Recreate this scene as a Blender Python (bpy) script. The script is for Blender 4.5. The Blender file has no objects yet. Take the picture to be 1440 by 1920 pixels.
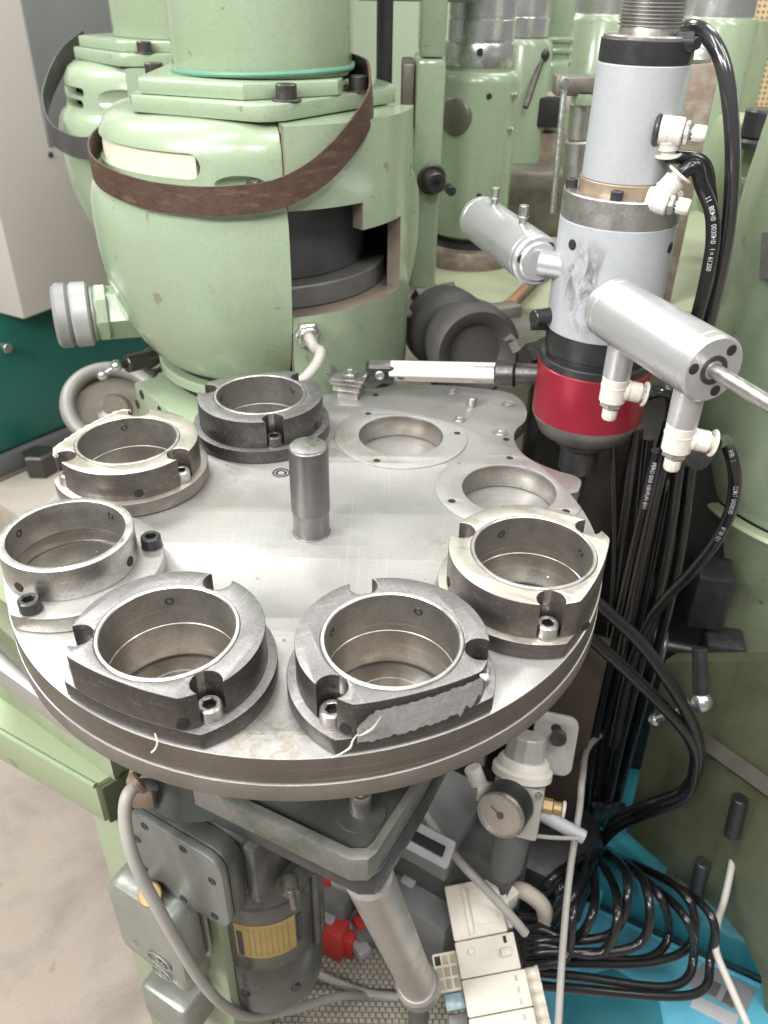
import bpy, bmesh, math, random
from mathutils import Vector, Matrix, Quaternion
random.seed(7)
R = math.radians
PI = math.pi
scene = bpy.context.scene
COL = scene.collection

# ---------------------------------------------------------------- camera
# origin = centre of the turntable's top face, z up, floor 0.95 m below
CAM = Vector((0.0631, -0.5935, 0.4139))
PITCH, ROLL, FPX = 0.58385, 0.018155, 1544.67          # focal length in pixels of a 1440 x 1920 frame
fwd = Vector((0, math.cos(PITCH), -math.sin(PITCH)))
_rt = Vector((1, 0, 0)); _up = _rt.cross(fwd)
rgt = _rt * math.cos(ROLL) + _up * math.sin(ROLL)
upv = -_rt * math.sin(ROLL) + _up * math.cos(ROLL)
cd = bpy.data.cameras.new('camera')
cam = bpy.data.objects.new('camera', cd)
COL.objects.link(cam)
cam.matrix_world = Matrix(((rgt.x, upv.x, -fwd.x, CAM.x), (rgt.y, upv.y, -fwd.y, CAM.y), (rgt.z, upv.z, -fwd.z, CAM.z), (0, 0, 0, 1)))
cd.sensor_fit = 'VERTICAL'
cd.sensor_height = 36
cd.lens = 36 * FPX / 1920
cd.clip_start = 0.01
cd.clip_end = 60
cd.dof.use_dof = True
cd.dof.focus_distance = 0.66
cd.dof.aperture_fstop = 10.0
scene.camera = cam


def A(px, py, Z=None, Y=None, X=None, D=None):
    """a point of the place: where the sight line of a photo pixel meets a height, a depth or a side plane"""
    d = fwd + rgt * ((px - 720) / FPX) - upv * ((py - 960) / FPX)
    if Z is not None:
        t = (Z - CAM.z) / d.z
    elif Y is not None:
        t = (Y - CAM.y) / d.y
    elif X is not None:
        t = (X - CAM.x) / d.x
    else:
        t = D
    return CAM + d * t


# ---------------------------------------------------------------- light: workshop ceiling lamps, unseen fill lamps and pale room
w = bpy.data.worlds.new('World')
scene.world = w
w.use_nodes = True
bg = w.node_tree.nodes['Background']
bg.inputs[0].default_value = (1.0, 0.985, 0.96, 1)
bg.inputs[1].default_value = 0.26


def lamp(loc, target, sx, sy, power, col=(1, .985, .96)):
    l = bpy.data.lights.new('ceiling_and_fill_lamp', 'AREA')
    l.shape = 'RECTANGLE'
    l.size = sx
    l.size_y = sy
    l.energy = power
    l.color = col
    o = bpy.data.objects.new('ceiling_and_fill_lamp', l)
    COL.objects.link(o)
    o.location = loc
    o.rotation_euler = (Vector(target) - Vector(loc)).to_track_quat('-Z', 'Y').to_euler()
    return o


lamp((-0.9, -0.55, 2.3), (-0.2, 0.2, 0), 0.35, 1.5, 26)
lamp((0.7, -0.7, 2.4), (0.1, 0.2, 0), 0.35, 1.5, 24)
lamp((-0.6, 2.0, 2.5), (-0.2, 1.0, 0), 1.5, 0.35, 24)
lamp((-1.6, 1.1, 2.0), (0.5, 0.4, -0.1), 0.35, 1.2, 38)  # unseen fill from the back left, brightens the right housing
lamp((-0.75, -1.75, 1.75), (-0.2, 0.3, 0.1), 0.45, 0.30, 20)
lamp((0.25, -1.9, 1.9), (-0.1, 0.3, 0.1), 0.45, 0.30, 20)
lamp((1.7, -0.3, 2.0), (0.7, 0.4, -0.1), 0.35, 1.2, 22)  # unseen fill added on the right for the right housing
lamp((-1.7, -1.3, 1.5), (0.4, 0.35, 0.0), 0.9, 0.7, 76)  # unseen window-like fill added to brighten upright faces and the right housing
lamp((1.3, 1.5, 2.5), (0.6, 0.8, 0), 0.35, 1.5, 26)

vs = scene.view_settings
vs.view_transform = 'Standard'
vs.look = 'None'
vs.exposure = 0.14
vs.gamma = 1
scene.render.engine = 'CYCLES'
scene.cycles.max_bounces = 7
scene.cycles.diffuse_bounces = 3
scene.cycles.glossy_bounces = 4
scene.cycles.use_denoising = True

# ---------------------------------------------------------------- materials
MATS = {}


def mat(name, col, rough=.5, metal=0.0, col2=None, nscale=8.0, lo=.45, hi=.75, amt=1.0, bump=0.0, bscale=120.0,
        rvar=.12, coat=0.0, scratch=0.0, scol=None, sdir=(6, 260, 260), chip=0.0, chipcol=(.12, .1, .08), chipscale=30.0,
        spots=0.0, spotcol=(.05, .04, .03), aniso=0.0, emit=None, streak=0.0, streakcol=(.2, .18, .12), grain=.07, gscale=420.0, patch=None):
    m = bpy.data.materials.new(name)
    m.use_nodes = True
    nt = m.node_tree
    N, L = nt.nodes, nt.links
    b = N['Principled BSDF']
    tc = N.new('ShaderNodeTexCoord')
    co = tc.outputs['Object']

    def noise(scale, detail=6, rgh=.6, vec=None, dist=0.0):
        n = N.new('ShaderNodeTexNoise')
        n.inputs['Scale'].default_value = scale
        n.inputs['Detail'].default_value = detail
        n.inputs['Roughness'].default_value = rgh
        n.inputs['Distortion'].default_value = dist
        L.new(vec or co, n.inputs['Vector'])
        return n.outputs['Fac']

    def ramp(fac, a, c, v0=0.0, v1=1.0):
        r = N.new('ShaderNodeMapRange')
        r.inputs['From Min'].default_value = a
        r.inputs['From Max'].default_value = c
        r.inputs['To Min'].default_value = v0
        r.inputs['To Max'].default_value = v1
        L.new(fac, r.inputs['Value'])
        return r.outputs['Result']

    def mix(fac, a, c):
        x = N.new('ShaderNodeMix')
        x.data_type = 'RGBA'
        L.new(fac, x.inputs['Factor'])
        for sock, v in ((x.inputs['A'], a), (x.inputs['B'], c)):
            if isinstance(v, tuple):
                sock.default_value = (*v, 1)
            else:
                L.new(v, sock)
        return x.outputs['Result']

    cur = tuple(col)
    if col2 is not None:
        cur = mix(ramp(noise(nscale, 8, .65, dist=.4), lo, hi, 0, amt), cur, tuple(col2))
    if scratch > 0:
        for k, sd in enumerate((sdir, (sdir[1], sdir[0], sdir[2]))):
            mp = N.new('ShaderNodeMapping')
            mp.inputs['Scale'].default_value = sd
            mp.inputs['Rotation'].default_value = (0.05, 0.1, .35 + k * .5)
            L.new(co, mp.inputs['Vector'])
            f = ramp(noise(1.0, 3, .5, mp.outputs[0]), .58, .72, 0, scratch)
            cur = mix(f, cur, tuple(scol or (.8, .8, .8)))
    if streak > 0:
        mp = N.new('ShaderNodeMapping')
        mp.inputs['Scale'].default_value = (34, 34, 3.0)
        L.new(co, mp.inputs['Vector'])
        f = ramp(noise(1.0, 6, .65, mp.outputs[0]), .56, .78, 0, streak)
        cur = mix(f, cur, tuple(streakcol))
    if chip > 0:
        f = ramp(noise(chipscale, 5, .6), .70 - chip * .1, .715 - chip * .1, 0, 1)
        cur = mix(f, cur, tuple(chipcol))
    if spots > 0:
        f = ramp(noise(chipscale * 2.2, 3, .5), .71, .76, 0, spots)
        cur = mix(f, cur, tuple(spotcol))
    for pc, prad, pcol in (patch or ()):        # scuffs and stains with a shape of their own: centre, radius, colour
        sb_ = N.new('ShaderNodeVectorMath')
        sb_.operation = 'DISTANCE'
        L.new(co, sb_.inputs[0])
        sb_.inputs[1].default_value = pc
        mpp = N.new('ShaderNodeMapping')
        mpp.inputs['Scale'].default_value = (80, 80, 34)
        L.new(co, mpp.inputs['Vector'])
        m1 = N.new('ShaderNodeMath')
        m1.operation = 'MULTIPLY'
        L.new(ramp(sb_.outputs['Value'], prad * .3, prad, 1, 0), m1.inputs[0])
        L.new(ramp(noise(1.0, 7, .7, mpp.outputs[0], .8), .44, .60, 0, .9), m1.inputs[1])
        cur = mix(m1.outputs[0], cur, tuple(pcol))
    if grain > 0:
        gx = N.new('ShaderNodeMix')
        gx.data_type = 'RGBA'
        gx.blend_type = 'MULTIPLY'
        gx.inputs['Factor'].default_value = 1.0
        if isinstance(cur, tuple):
            gx.inputs['A'].default_value = (*cur, 1)
        else:
            L.new(cur, gx.inputs['A'])
        L.new(ramp(noise(gscale, 3, .7), .28, .72, 1 - grain, 1 + grain), gx.inputs['B'])
        cur = gx.outputs['Result']
    if isinstance(cur, tuple):
        b.inputs['Base Color'].default_value = (*cur, 1)
    else:
        L.new(cur, b.inputs['Base Color'])
    b.inputs['Metallic'].default_value = metal
    L.new(ramp(noise(nscale * 3.1, 6, .6), .3, .7, max(.03, rough - rvar), min(1, rough + rvar)), b.inputs['Roughness'])
    b.inputs['Coat Weight'].default_value = coat
    b.inputs['Coat Roughness'].default_value = .12
    b.inputs['Anisotropic'].default_value = aniso
    if bump > 0:
        bp = N.new('ShaderNodeBump')
        bp.inputs['Strength'].default_value = bump
        bp.inputs['Distance'].default_value = .002
        L.new(noise(bscale, 5, .6), bp.inputs['Height'])
        L.new(bp.outputs[0], b.inputs['Normal'])
    if emit:
        b.inputs['Emission Color'].default_value = (*emit[0], 1)
        b.inputs['Emission Strength'].default_value = emit[1]
    MATS[name] = m
    return m


GREEN = mat('green_paint', (.272, .345, .232), .28, 0, (.245, .30, .195), 5, .45, .8, .8, bump=.22, bscale=38, rvar=.07, coat=.5, grain=.10,
            spots=.75, spotcol=(.13, .13, .085), chipscale=30, chip=.22, chipcol=(.20, .205, .15), streak=.45, streakcol=(.27, .29, .19))
GREEND = mat('green_paint_dirty', (.30, .365, .235), .45, 0, (.20, .215, .14), 7, .42, .72, .9, bump=.15, bscale=60, coat=.1,
             spots=.7, spotcol=(.07, .06, .04), chipscale=14)
GREENB = mat('green_paint_stained_shaded', (.115, .13, .075), .45, 0, (.075, .08, .045), 6, .4, .75, .9, bump=.15, bscale=40,
             spots=.8, spotcol=(.03, .03, .02), chipscale=10, streak=.7, streakcol=(.045, .045, .028), grain=.15)  # stained green with the base wall's shade put into the colour
DISC = mat('ground_steel', (.435, .43, .418), .45, .66, (.40, .378, .338), 7, .46, .74, .8, bump=.03, bscale=500, rvar=.08,
           scratch=.22, scol=(.62, .615, .605), sdir=(9, 560, 330), spots=.6, spotcol=(.24, .19, .14), chipscale=26, grain=.09,
           patch=[((.0, .165, 0), .045, (.34, .28, .205)), ((.055, .128, 0), .03, (.36, .31, .24)), ((-.165, -.06, 0), .05, (.36, .33, .27)), ((.12, -.02, 0), .05, (.40, .37, .31)), ((-.01, -.235, 0), .05, (.33, .29, .22)), ((-.09, .07, 0), .06, (.40, .37, .32))])
STEEL = mat('machined_steel', (.50, .49, .47), .36, .9, (.33, .30, .26), 18, .42, .72, .9, bump=.05, bscale=260, rvar=.1,
            scratch=.3, scol=(.7, .69, .67), sdir=(10, 300, 300), grain=.16)
BORE = mat('bored_steel', (.385, .37, .345), .36, .88, (.25, .205, .16), 14, .42, .72, .9, bump=.06, bscale=200, rvar=.1,
           scratch=.25, scol=(.62, .58, .52), sdir=(14, 14, 500), grain=.14)
DARK = mat('blackened_steel', (.082, .075, .071), .38, .7, (.125, .117, .112), 40, .5, .8, .4, bump=.05, bscale=300, rvar=.1,
           scratch=.2, scol=(.32, .31, .30), sdir=(50, 300, 300), grain=.16)
DARKTOP = mat('worn_blackened_steel', (.235, .229, .226), .42, .8, (.32, .313, .31), 40, .42, .8, .6, bump=.08, bscale=400, rvar=.1,
              scratch=.35, scol=(.46, .45, .44), sdir=(26, 420, 300), grain=.26, gscale=800, spots=.3, spotcol=(.10, .08, .07))
OXIDE = mat('oxide_black', (.045, .046, .05), .36, .4, (.10, .095, .09), 60, .5, .75, .7, rvar=.1, bump=.04, bscale=300)
LIP = mat('bright_lip_steel', (.52, .51, .49), .34, .9, (.5, .47, .42), 30, .5, .75, .6)
RUSTBAND = mat('stained_rim_steel', (.15, .13, .112), .45, .6, (.105, .088, .074), 12, .42, .72, .9, bump=.06, bscale=200,
               scratch=.25, scol=(.45, .42, .38), sdir=(8, 8, 420))
RIM2 = mat('worn_base_rim', (.20, .18, .158), .5, .45, (.12, .105, .09), 16, .42, .72, .9, bump=.08, bscale=200)
KNURL = None
GREYP = mat('silver_grey_paint', (.395, .41, .43), .4, .15, (.40, .41, .42), 12, .5, .8, .5, rvar=.06, bump=.02, bscale=200, coat=.08)
GREYS = mat('scuffed_grey_paint', (.395, .41, .43), .42, .15, (.22, .22, .22), 26, .62, .76, .6, rvar=.06, bump=.03, bscale=200,
            patch=[((.245, .2, .165), .042, (.07, .07, .068)), ((.262, .2, .128), .03, (.16, .16, .16))])
ALU = mat('silver_aluminium', (.54, .545, .555), .3, .65, (.53, .53, .53), 9, .5, .8, .4, rvar=.05, spots=.35, spotcol=(.3, .3, .3), chipscale=18)
RED = mat('red_anodised', (.33, .022, .042), .34, .45, (.27, .018, .034), 20, .45, .8, .6, rvar=.05)
BLACKP = mat('black_plastic', (.018, .018, .020), .38, 0, (.035, .034, .033), 30, .45, .75, .8, rvar=.1)
RUBBER = mat('black_hose', (.010, .010, .012), .25, 0, (.016, .016, .016), 30, .45, .75, .8, rvar=.05, coat=.3, grain=0)
HOSEG = mat('grey_black_hose', (.03, .03, .033), .18, 0, (.026, .026, .027), 30, .45, .75, .8, rvar=.04, coat=.8, grain=0)
WHITE = mat('white_plastic', (.62, .59, .535), .42, 0, (.62, .57, .49), 40, .48, .8, .7, rvar=.06)
CREAM = mat('cream_valve_plastic', (.62, .58, .50), .45, 0, (.50, .44, .35), 14, .48, .8, .7, rvar=.06)
BRASS = mat('dull_brass', (.40, .28, .14), .48, .6, (.35, .25, .13), 30, .45, .8, .8)
BRONZE = mat('brown_ring', (.36, .28, .20), .42, .5, (.45, .38, .30), 30, .45, .8, .8)
LEATHER = mat('brown_leather', (.070, .038, .025), .5, 0, (.042, .023, .016), 60, .42, .7, .9, bump=.35, bscale=260, scratch=.22,
              scol=(.24, .15, .10), sdir=(30, 30, 160))
BELTB = mat('black_belt', (.05, .048, .046), .5, 0, (.085, .08, .075), 30, .45, .75, .7, bump=.1, bscale=300)
TEALCORD = mat('green_cord', (.10, .24, .17), .45)
CABLE = mat('grey_cable', (.36, .345, .32), .5, 0, (.26, .24, .22), 20, .45, .8, .8)
CABLEL = mat('pale_cable', (.52, .49, .44), .5, 0, (.40, .36, .31), 20, .45, .8, .8)
TEAL = mat('dark_teal_paint', (.012, .105, .085), .42, 0, (.008, .08, .068), 3, .4, .8, .7, rvar=.05)
CABW = mat('pale_grey_cabinet', (.48, .45, .415), .5, 0, (.43, .40, .365), 2.5, .4, .8, .6, rvar=.05)
CABG = mat('grey_panel', (.20, .205, .21), .35, 0, (.15, .155, .16), 2, .4, .75, .8, rvar=.05)
BEIGE = mat('beige_slab', (.42, .385, .33), .55, 0, (.33, .29, .24), 8, .45, .75, .8)
CONC = mat('concrete_floor', (.33, .28, .235), .72, 0, (.20, .172, .15), 5.5, .46, .72, .9, bump=.15, bscale=60, spots=.6, grain=.22,
           spotcol=(.12, .10, .09), chipscale=6)
GEARG = mat('grey_green_casting', (.085, .093, .085), .38, .4, (.20, .21, .20), 9, .50, .76, .7, bump=.25, bscale=70, rvar=.1,
            spots=.5, spotcol=(.06, .06, .05), chipscale=14)
GEARP = mat('grey_cover_plate', (.205, .215, .205), .36, .5, (.14, .146, .136), 10, .45, .75, .8, bump=.08, bscale=120)
TBOX = mat('pale_green_grey_box', (.30, .315, .285), .36, .5, (.18, .19, .165), 10, .45, .75, .8, bump=.12, bscale=100, spots=.5, chipscale=20)
MOTOR = mat('motor_grey', (.115, .122, .118), .34, .5, (.045, .043, .037), 11, .45, .7, .9, bump=.1, bscale=120)
PLATEY = mat('gilt_name_plate', (.44, .33, .12), .4, .6, (.30, .22, .08), 30, .45, .8, .8)
CASTBR = mat('bracket_casting', (.21, .205, .19), .45, .5, (.10, .125, .095), 16, .48, .62, .9, bump=.35, bscale=110)
PIPE = mat('dull_pipe_steel', (.40, .385, .365), .38, .6, (.29, .265, .24), 12, .45, .8, .8)
REDP = mat('red_plastic', (.62, .055, .05), .45, 0, (.5, .04, .04), 10, .45, .8, .6)
GREYPL = mat('grey_plastic', (.20, .205, .21), .5, 0, (.22, .22, .22), 10, .45, .8, .6)
GREYPD = mat('dark_grey_plastic', (.085, .088, .086), .5, 0, (.06, .06, .058), 10, .45, .8, .6)
PALEPL = mat('pale_grey_plastic', (.42, .42, .44), .45)
BLUE = mat('sky_blue_plastic', (.11, .42, .56), .42, 0, (.06, .27, .37), 7, .45, .75, .8, rvar=.05, spots=.7, spotcol=(.03, .10, .13), chipscale=9, grain=.12)
BLUED = mat('teal_plastic_lid_shade', (.03, .20, .25), .45, 0, (.02, .15, .19), 8, .45, .8, .6)  # colour of the far bin, also of the painted lid shadow
BLUETINT = mat('clear_blue_grey', (.25, .36, .40), .25)
MATM = mat('woven_mat', (.42, .385, .325), .7, 0, (.31, .28, .23), 20, .45, .8, .8)
MATD = mat('mat_base', (.16, .145, .12), .8)
RUBC = mat('grey_rubber_boot', (.05, .047, .046), .6, 0, (.085, .08, .077), 9, .45, .8, .8)
CHROME = mat('ground_spindle', (.66, .66, .67), .27, .9, (.55, .54, .53), 12, .45, .8, .5, rvar=.05)
RUSTY = mat('rusty_steel', (.235, .175, .132), .55, .35, (.34, .30, .26), 40, .45, .65, .9, bump=.2, bscale=200)
TABLEST = mat('oily_table_steel', (.20, .18, .15), .45, .5, (.09, .075, .06), 16, .42, .7, .9, bump=.15, bscale=120)
WOOD = mat('hammer_wood', (.32, .17, .09), .5, 0, (.25, .12, .06), 20, .45, .8, .8)
TAPE = mat('silver_tape', (.66, .66, .66), .32, .35, (.52, .515, .515), 60, .46, .7, .8, bump=.5, bscale=130, streak=.5, streakcol=(.40, .40, .41))
TORN = mat('torn_tape_fibre', (.62, .60, .55), .6)
CREAMRAG = mat('cream_tape', (.62, .585, .475), .5, 0, (.52, .47, .35), 18, .45, .8, .7)
BLACKHOLE = mat('dark_recess', (.015, .014, .013), .7)
PRINT = mat('white_print', (.62, .62, .64), .6)
PEG = mat('perforated_board', (.60, .47, .29), .6, 0, (.54, .41, .25), 6, .45, .8, .7)
ZINC = mat('zinc_nut', (.55, .56, .54), .28, .9, (.42, .42, .38), 60, .45, .8, .7)
DIAL = mat('gauge_dial', (.42, .365, .325), .35, .1, (.34, .29, .25), 40, .45, .8, .8)

# ---------------------------------------------------------------- mesh helpers (all return bmesh)


def finish(name, bm, m, parent=None, world=True, smooth=35, loc=None):
    """one bmesh -> one mesh object; parent = its thing"""
    bmesh.ops.recalc_face_normals(bm, faces=bm.faces)
    me = bpy.data.meshes.new(name)
    bm.to_mesh(me)
    bm.free()
    return link(name, me, m, parent, world, smooth, loc)


def link(name, me, m, parent=None, world=True, smooth=35, loc=None):
    if not me.materials:
        me.materials.append(m)
    if smooth:
        me.polygons.foreach_set('use_smooth', [True] * len(me.polygons))
        me.set_sharp_from_angle(angle=R(smooth))
    o = bpy.data.objects.new(name, me)
    COL.objects.link(o)
    if loc is not None:
        o.location = loc
    if parent is not None:
        o.parent = parent
        if world:
            o.matrix_parent_inverse = world_of(parent).inverted()
    return o


def world_of(o):
    m = o.matrix_basis.copy()
    if o.parent:
        m = world_of(o.parent) @ o.matrix_parent_inverse @ m
    return m


def thing(name, label, cat, loc=(0, 0, 0), rz=0.0, group=None):
    o = bpy.data.objects.new(name, None)
    o.empty_display_size = .03
    COL.objects.link(o)
    o.location = loc
    o.rotation_euler = (0, 0, rz)
    return tag(o, label, cat, group)


def tag(o, label, cat, group=None):
    o['label'] = label
    o['category'] = cat
    if group:
        o['group'] = group
    return o


def struct(o):
    o['kind'] = 'structure'
    return o


def xf(bm, mtx):
    bmesh.ops.transform(bm, matrix=mtx, verts=bm.verts)
    return bm


def move(bm, v):
    return xf(bm, Matrix.Translation(Vector(v)))


def join(*bms):
    out = bms[0]
    for b in bms[1:]:
        me = bpy.data.meshes.new('tmp')
        b.to_mesh(me)
        b.free()
        out.from_mesh(me)
        bpy.data.meshes.remove(me)
    return out


def axis(p, q):
    """matrix putting local z along p->q, origin p"""
    p, q = Vector(p), Vector(q)
    return Matrix.Translation(p) @ (q - p).to_track_quat('Z', 'Y').to_matrix().to_4x4()


def lathe(prof, n=48, a0=0.0, a1=2 * PI, close=False):
    """prof: [(r, z)]; revolved round z. close joins the last profile point to the first"""
    bm = bmesh.new()
    full = abs(a1 - a0 - 2 * PI) < 1e-6
    cols = n if full else n + 1
    rings = []
    for (r, z) in prof:
        if r < 1e-7:
            rings.append([bm.verts.new((0, 0, z))])
        else:
            rings.append([bm.verts.new((r * math.cos(a0 + (a1 - a0) * i / n), r * math.sin(a0 + (a1 - a0) * i / n), z)) for i in range(cols)])
    pairs = list(zip(rings, rings[1:]))
    if close:
        pairs.append((rings[-1], rings[0]))
    for u, v in pairs:
        for i in range(n):
            j = (i + 1) % cols
            f = [u[i % len(u)], u[j % len(u)], v[j % len(v)], v[i % len(v)]]
            f = list(dict.fromkeys(f))
            if len(f) > 2:
                try:
                    bm.faces.new(f)
                except ValueError:
                    pass
    if close and not full:
        for k in (0, -1):
            try:
                bm.faces.new([r[k] for r in rings])
            except ValueError:
                pass
    return bm


def cyl(p, q, r, n=24, bev=None, r2=None):
    """capped cylinder with softened ends between two points"""
    p, q = Vector(p), Vector(q)
    h = (q - p).length
    r2 = r if r2 is None else r2
    b = min(r, r2) * .12 if bev is None else bev
    b = min(b, h * .45)
    return xf(lathe([(0, 0), (r - b, 0), (r, b), (r2, h - b), (r2 - b, h), (0, h)], n), axis(p, q))


def box(sx, sy, sz, bev=0.0, c=(0, 0, 0), rz=0.0, seg=2):
    bm = bmesh.new()
    bmesh.ops.create_cube(bm, size=1)
    xf(bm, Matrix.Diagonal((sx, sy, sz, 1)))
    if bev > 0:
        bmesh.ops.bevel(bm, geom=bm.edges[:], offset=bev, segments=seg, affect='EDGES', profile=.5)
    return xf(bm, Matrix.Translation(Vector(c)) @ Matrix.Rotation(rz, 4, 'Z'))


def hexnut(p, q, r, hole=0.0):
    p, q = Vector(p), Vector(q)
    h = (q - p).length
    c = .12 * r
    return xf(lathe([(0, 0), (r - c, 0), (r, c), (r, h - c), (r - c, h), (0, h)], 6), axis(p, q))


def plate(loops, z0, z1, bev=.0008):
    """flat plate from closed 2-D loops (first the outline, then holes), softly bevelled rims"""
    cu = bpy.data.curves.new('tmp', 'CURVE')
    cu.dimensions = '2D'
    cu.fill_mode = 'BOTH'
    cu.extrude = (z1 - z0) / 2 - bev
    cu.bevel_depth = bev
    cu.bevel_resolution = 1
    cu.offset = -bev
    for lp in loops:
        s = cu.splines.new('POLY')
        s.points.add(len(lp) - 1)
        for pt, q in zip(s.points, lp):
            pt.co = (q[0], q[1], 0, 1)
        s.use_cyclic_u = True
    o = bpy.data.objects.new('tmp', cu)
    me = bpy.data.meshes.new_from_object(o)
    bm = bmesh.new()
    bm.from_mesh(me)
    bpy.data.meshes.remove(me)
    bpy.data.objects.remove(o)
    bpy.data.curves.remove(cu)
    bmesh.ops.remove_doubles(bm, verts=bm.verts, dist=1e-6)
    return move(bm, (0, 0, (z0 + z1) / 2))


def circ(r, c=(0, 0), n=64, a=0.0):
    return [(c[0] + r * math.cos(a + 2 * PI * i / n), c[1] + r * math.sin(a + 2 * PI * i / n)) for i in range(n)]


def spline(pts, n=10):
    """Catmull-Rom through the points"""
    P = [Vector(p) for p in pts]
    P = [P[0] * 2 - P[1]] + P + [P[-1] * 2 - P[-2]]
    out = []
    for i in range(1, len(P) - 2):
        a, b, c, d = P[i - 1:i + 3]
        for k in range(n):
            t = k / n
            out.append(.5 * ((2 * b) + (c - a) * t + (2 * a - 5 * b + 4 * c - d) * t * t + (3 * b - a - 3 * c + d) * t ** 3))
    out.append(P[-2])
    return out


def frames(path):
    T = []
    for i in range(len(path)):
        a, b = path[max(0, i - 1)], path[min(len(path) - 1, i + 1)]
        T.append((b - a).normalized())
    n = T[0].orthogonal().normalized()
    out = []
    for i, t in enumerate(T):
        if i:
            n = (T[i - 1].rotation_difference(t)) @ n
        n = (n - t * n.dot(t)).normalized()
        out.append((t, n, t.cross(n)))
    return out


def sweep(path, prof, caps=True, scale=None):
    """prof: closed 2-D loop swept along path"""
    bm = bmesh.new()
    F = frames(path)
    rings = []
    for i, (p, (t, u, v)) in enumerate(zip(path, F)):
        s = scale(i / (len(path) - 1)) if scale else 1
        rings.append([bm.verts.new(p + u * (x * s) + v * (y * s)) for x, y in prof])
    k = len(prof)
    for a, b in zip(rings, rings[1:]):
        for i in range(k):
            bm.faces.new((a[i], a[(i + 1) % k], b[(i + 1) % k], b[i]))
    if caps:
        bm.faces.new(rings[0])
        bm.faces.new(rings[-1][::-1])
    return bm


def tube(pts, r, n=12, seg=10, smoothp=True, scale=None):
    return sweep(spline(pts, seg) if smoothp else [Vector(p) for p in pts], circ(r, n=n), True, scale)


def ribbon(pts, width, thick, upd=(0, 0, 1), seg=14, closed=False, tilt=None):
    """flat strap along a path; width runs along upd made square to the path"""
    path = spline(pts, seg)
    bm = bmesh.new()
    rings = []
    for i, p in enumerate(path):
        t = (path[min(i + 1, len(path) - 1)] - path[max(i - 1, 0)]).normalized()
        w_ = Vector(upd)
        if tilt:
            w_ = tilt(i / (len(path) - 1))
        w_ = (w_ - t * w_.dot(t)).normalized()
        o = t.cross(w_)
        rings.append([bm.verts.new(p + w_ * (sx * width / 2) + o * (sy * thick / 2)) for sx, sy in ((-1, -1), (1, -1), (1, 1), (-1, 1))])
    for a, b in zip(rings, rings[1:]):
        for i in range(4):
            bm.faces.new((a[i], a[(i + 1) % 4], b[(i + 1) % 4], b[i]))
    bm.faces.new(rings[0])
    bm.faces.new(rings[-1][::-1])
    return bm


def cut(bm, cutters):
    """boolean difference of closed meshes"""
    me = bpy.data.meshes.new('tmp')
    bmesh.ops.recalc_face_normals(bm, faces=bm.faces)
    bm.to_mesh(me)
    bm.free()
    o = bpy.data.objects.new('tmp', me)
    COL.objects.link(o)
    cs = []
    for c in cutters:
        cm = bpy.data.meshes.new('tmpc')
        bmesh.ops.recalc_face_normals(c, faces=c.faces)
        c.to_mesh(cm)
        c.free()
        co = bpy.data.objects.new('tmpc', cm)
        COL.objects.link(co)
        cs.append(co)
        md = o.modifiers.new('b', 'BOOLEAN')
        md.operation = 'DIFFERENCE'
        md.solver = 'EXACT'
        md.object = co
    dg = bpy.context.evaluated_depsgraph_get()
    dg.update()
    out = bpy.data.meshes.new_from_object(o.evaluated_get(dg))
    r = bmesh.new()
    r.from_mesh(out)
    for x in [o] + cs:
        d = x.data
        bpy.data.objects.remove(x)
        bpy.data.meshes.remove(d)
    bpy.data.meshes.remove(out)
    return r


def sockethead(r=.008, h=.010, hexr=.0047, deep=.005, n=24):
    """cap screw head standing on z = 0"""
    bm = bmesh.new()

    def hx(a):
        k = (a % (PI / 3)) - PI / 6
        return hexr * math.cos(PI / 6) / math.cos(k)
    rows = [lambda a: (r, 0), lambda a: (r, h - .0011), lambda a: (r - .0011, h), lambda a: (hx(a) + .0006, h), lambda a: (hx(a), h - .0006), lambda a: (hx(a), h - deep)]
    rings = []
    for f in rows:
        ring = []
        for i in range(n):
            a = 2 * PI * i / n
            q, z = f(a)
            ring.append(bm.verts.new((q * math.cos(a), q * math.sin(a), z)))
        rings.append(ring)
    for u, v in zip(rings, rings[1:]):
        for i in range(n):
            bm.faces.new((u[i], u[(i + 1) % n], v[(i + 1) % n], v[i]))
    bm.faces.new(rings[0][::-1])
    bm.faces.new(rings[-1])
    return bm


_shared = {}


def shared(key, maker, m, smooth=35, dark=None):
    """mesh data reused between alike pieces"""
    if key not in _shared:
        bm = maker()
        bmesh.ops.recalc_face_normals(bm, faces=bm.faces)
        me = bpy.data.meshes.new(key)
        bm.to_mesh(me)
        bm.free()
        me.materials.append(m)
        if dark:
            me.materials.append(BLACKHOLE)
            for f in me.polygons:
                if math.hypot(f.center.x, f.center.y) < dark[0] and f.center.z < dark[1]:
                    if f.center.z > dark[2]:
                        f.material_index = 1  # socket recess blackened in place of its inner shade
        me.polygons.foreach_set('use_smooth', [True] * len(me.polygons))
        me.set_sharp_from_angle(angle=R(smooth))
        _shared[key] = me
    return _shared[key]


def place(name, me, parent, mtx):
    """a shared mesh as a part of parent, at a world-space matrix"""
    o = bpy.data.objects.new(name, me)
    COL.objects.link(o)
    o.matrix_basis = mtx
    if parent is not None:
        o.parent = parent
        o.matrix_parent_inverse = world_of(parent).inverted()
    return o


def T(x, y, z):
    return Matrix.Translation((x, y, z))


def RZ(a):
    return Matrix.Rotation(a, 4, 'Z')


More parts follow.
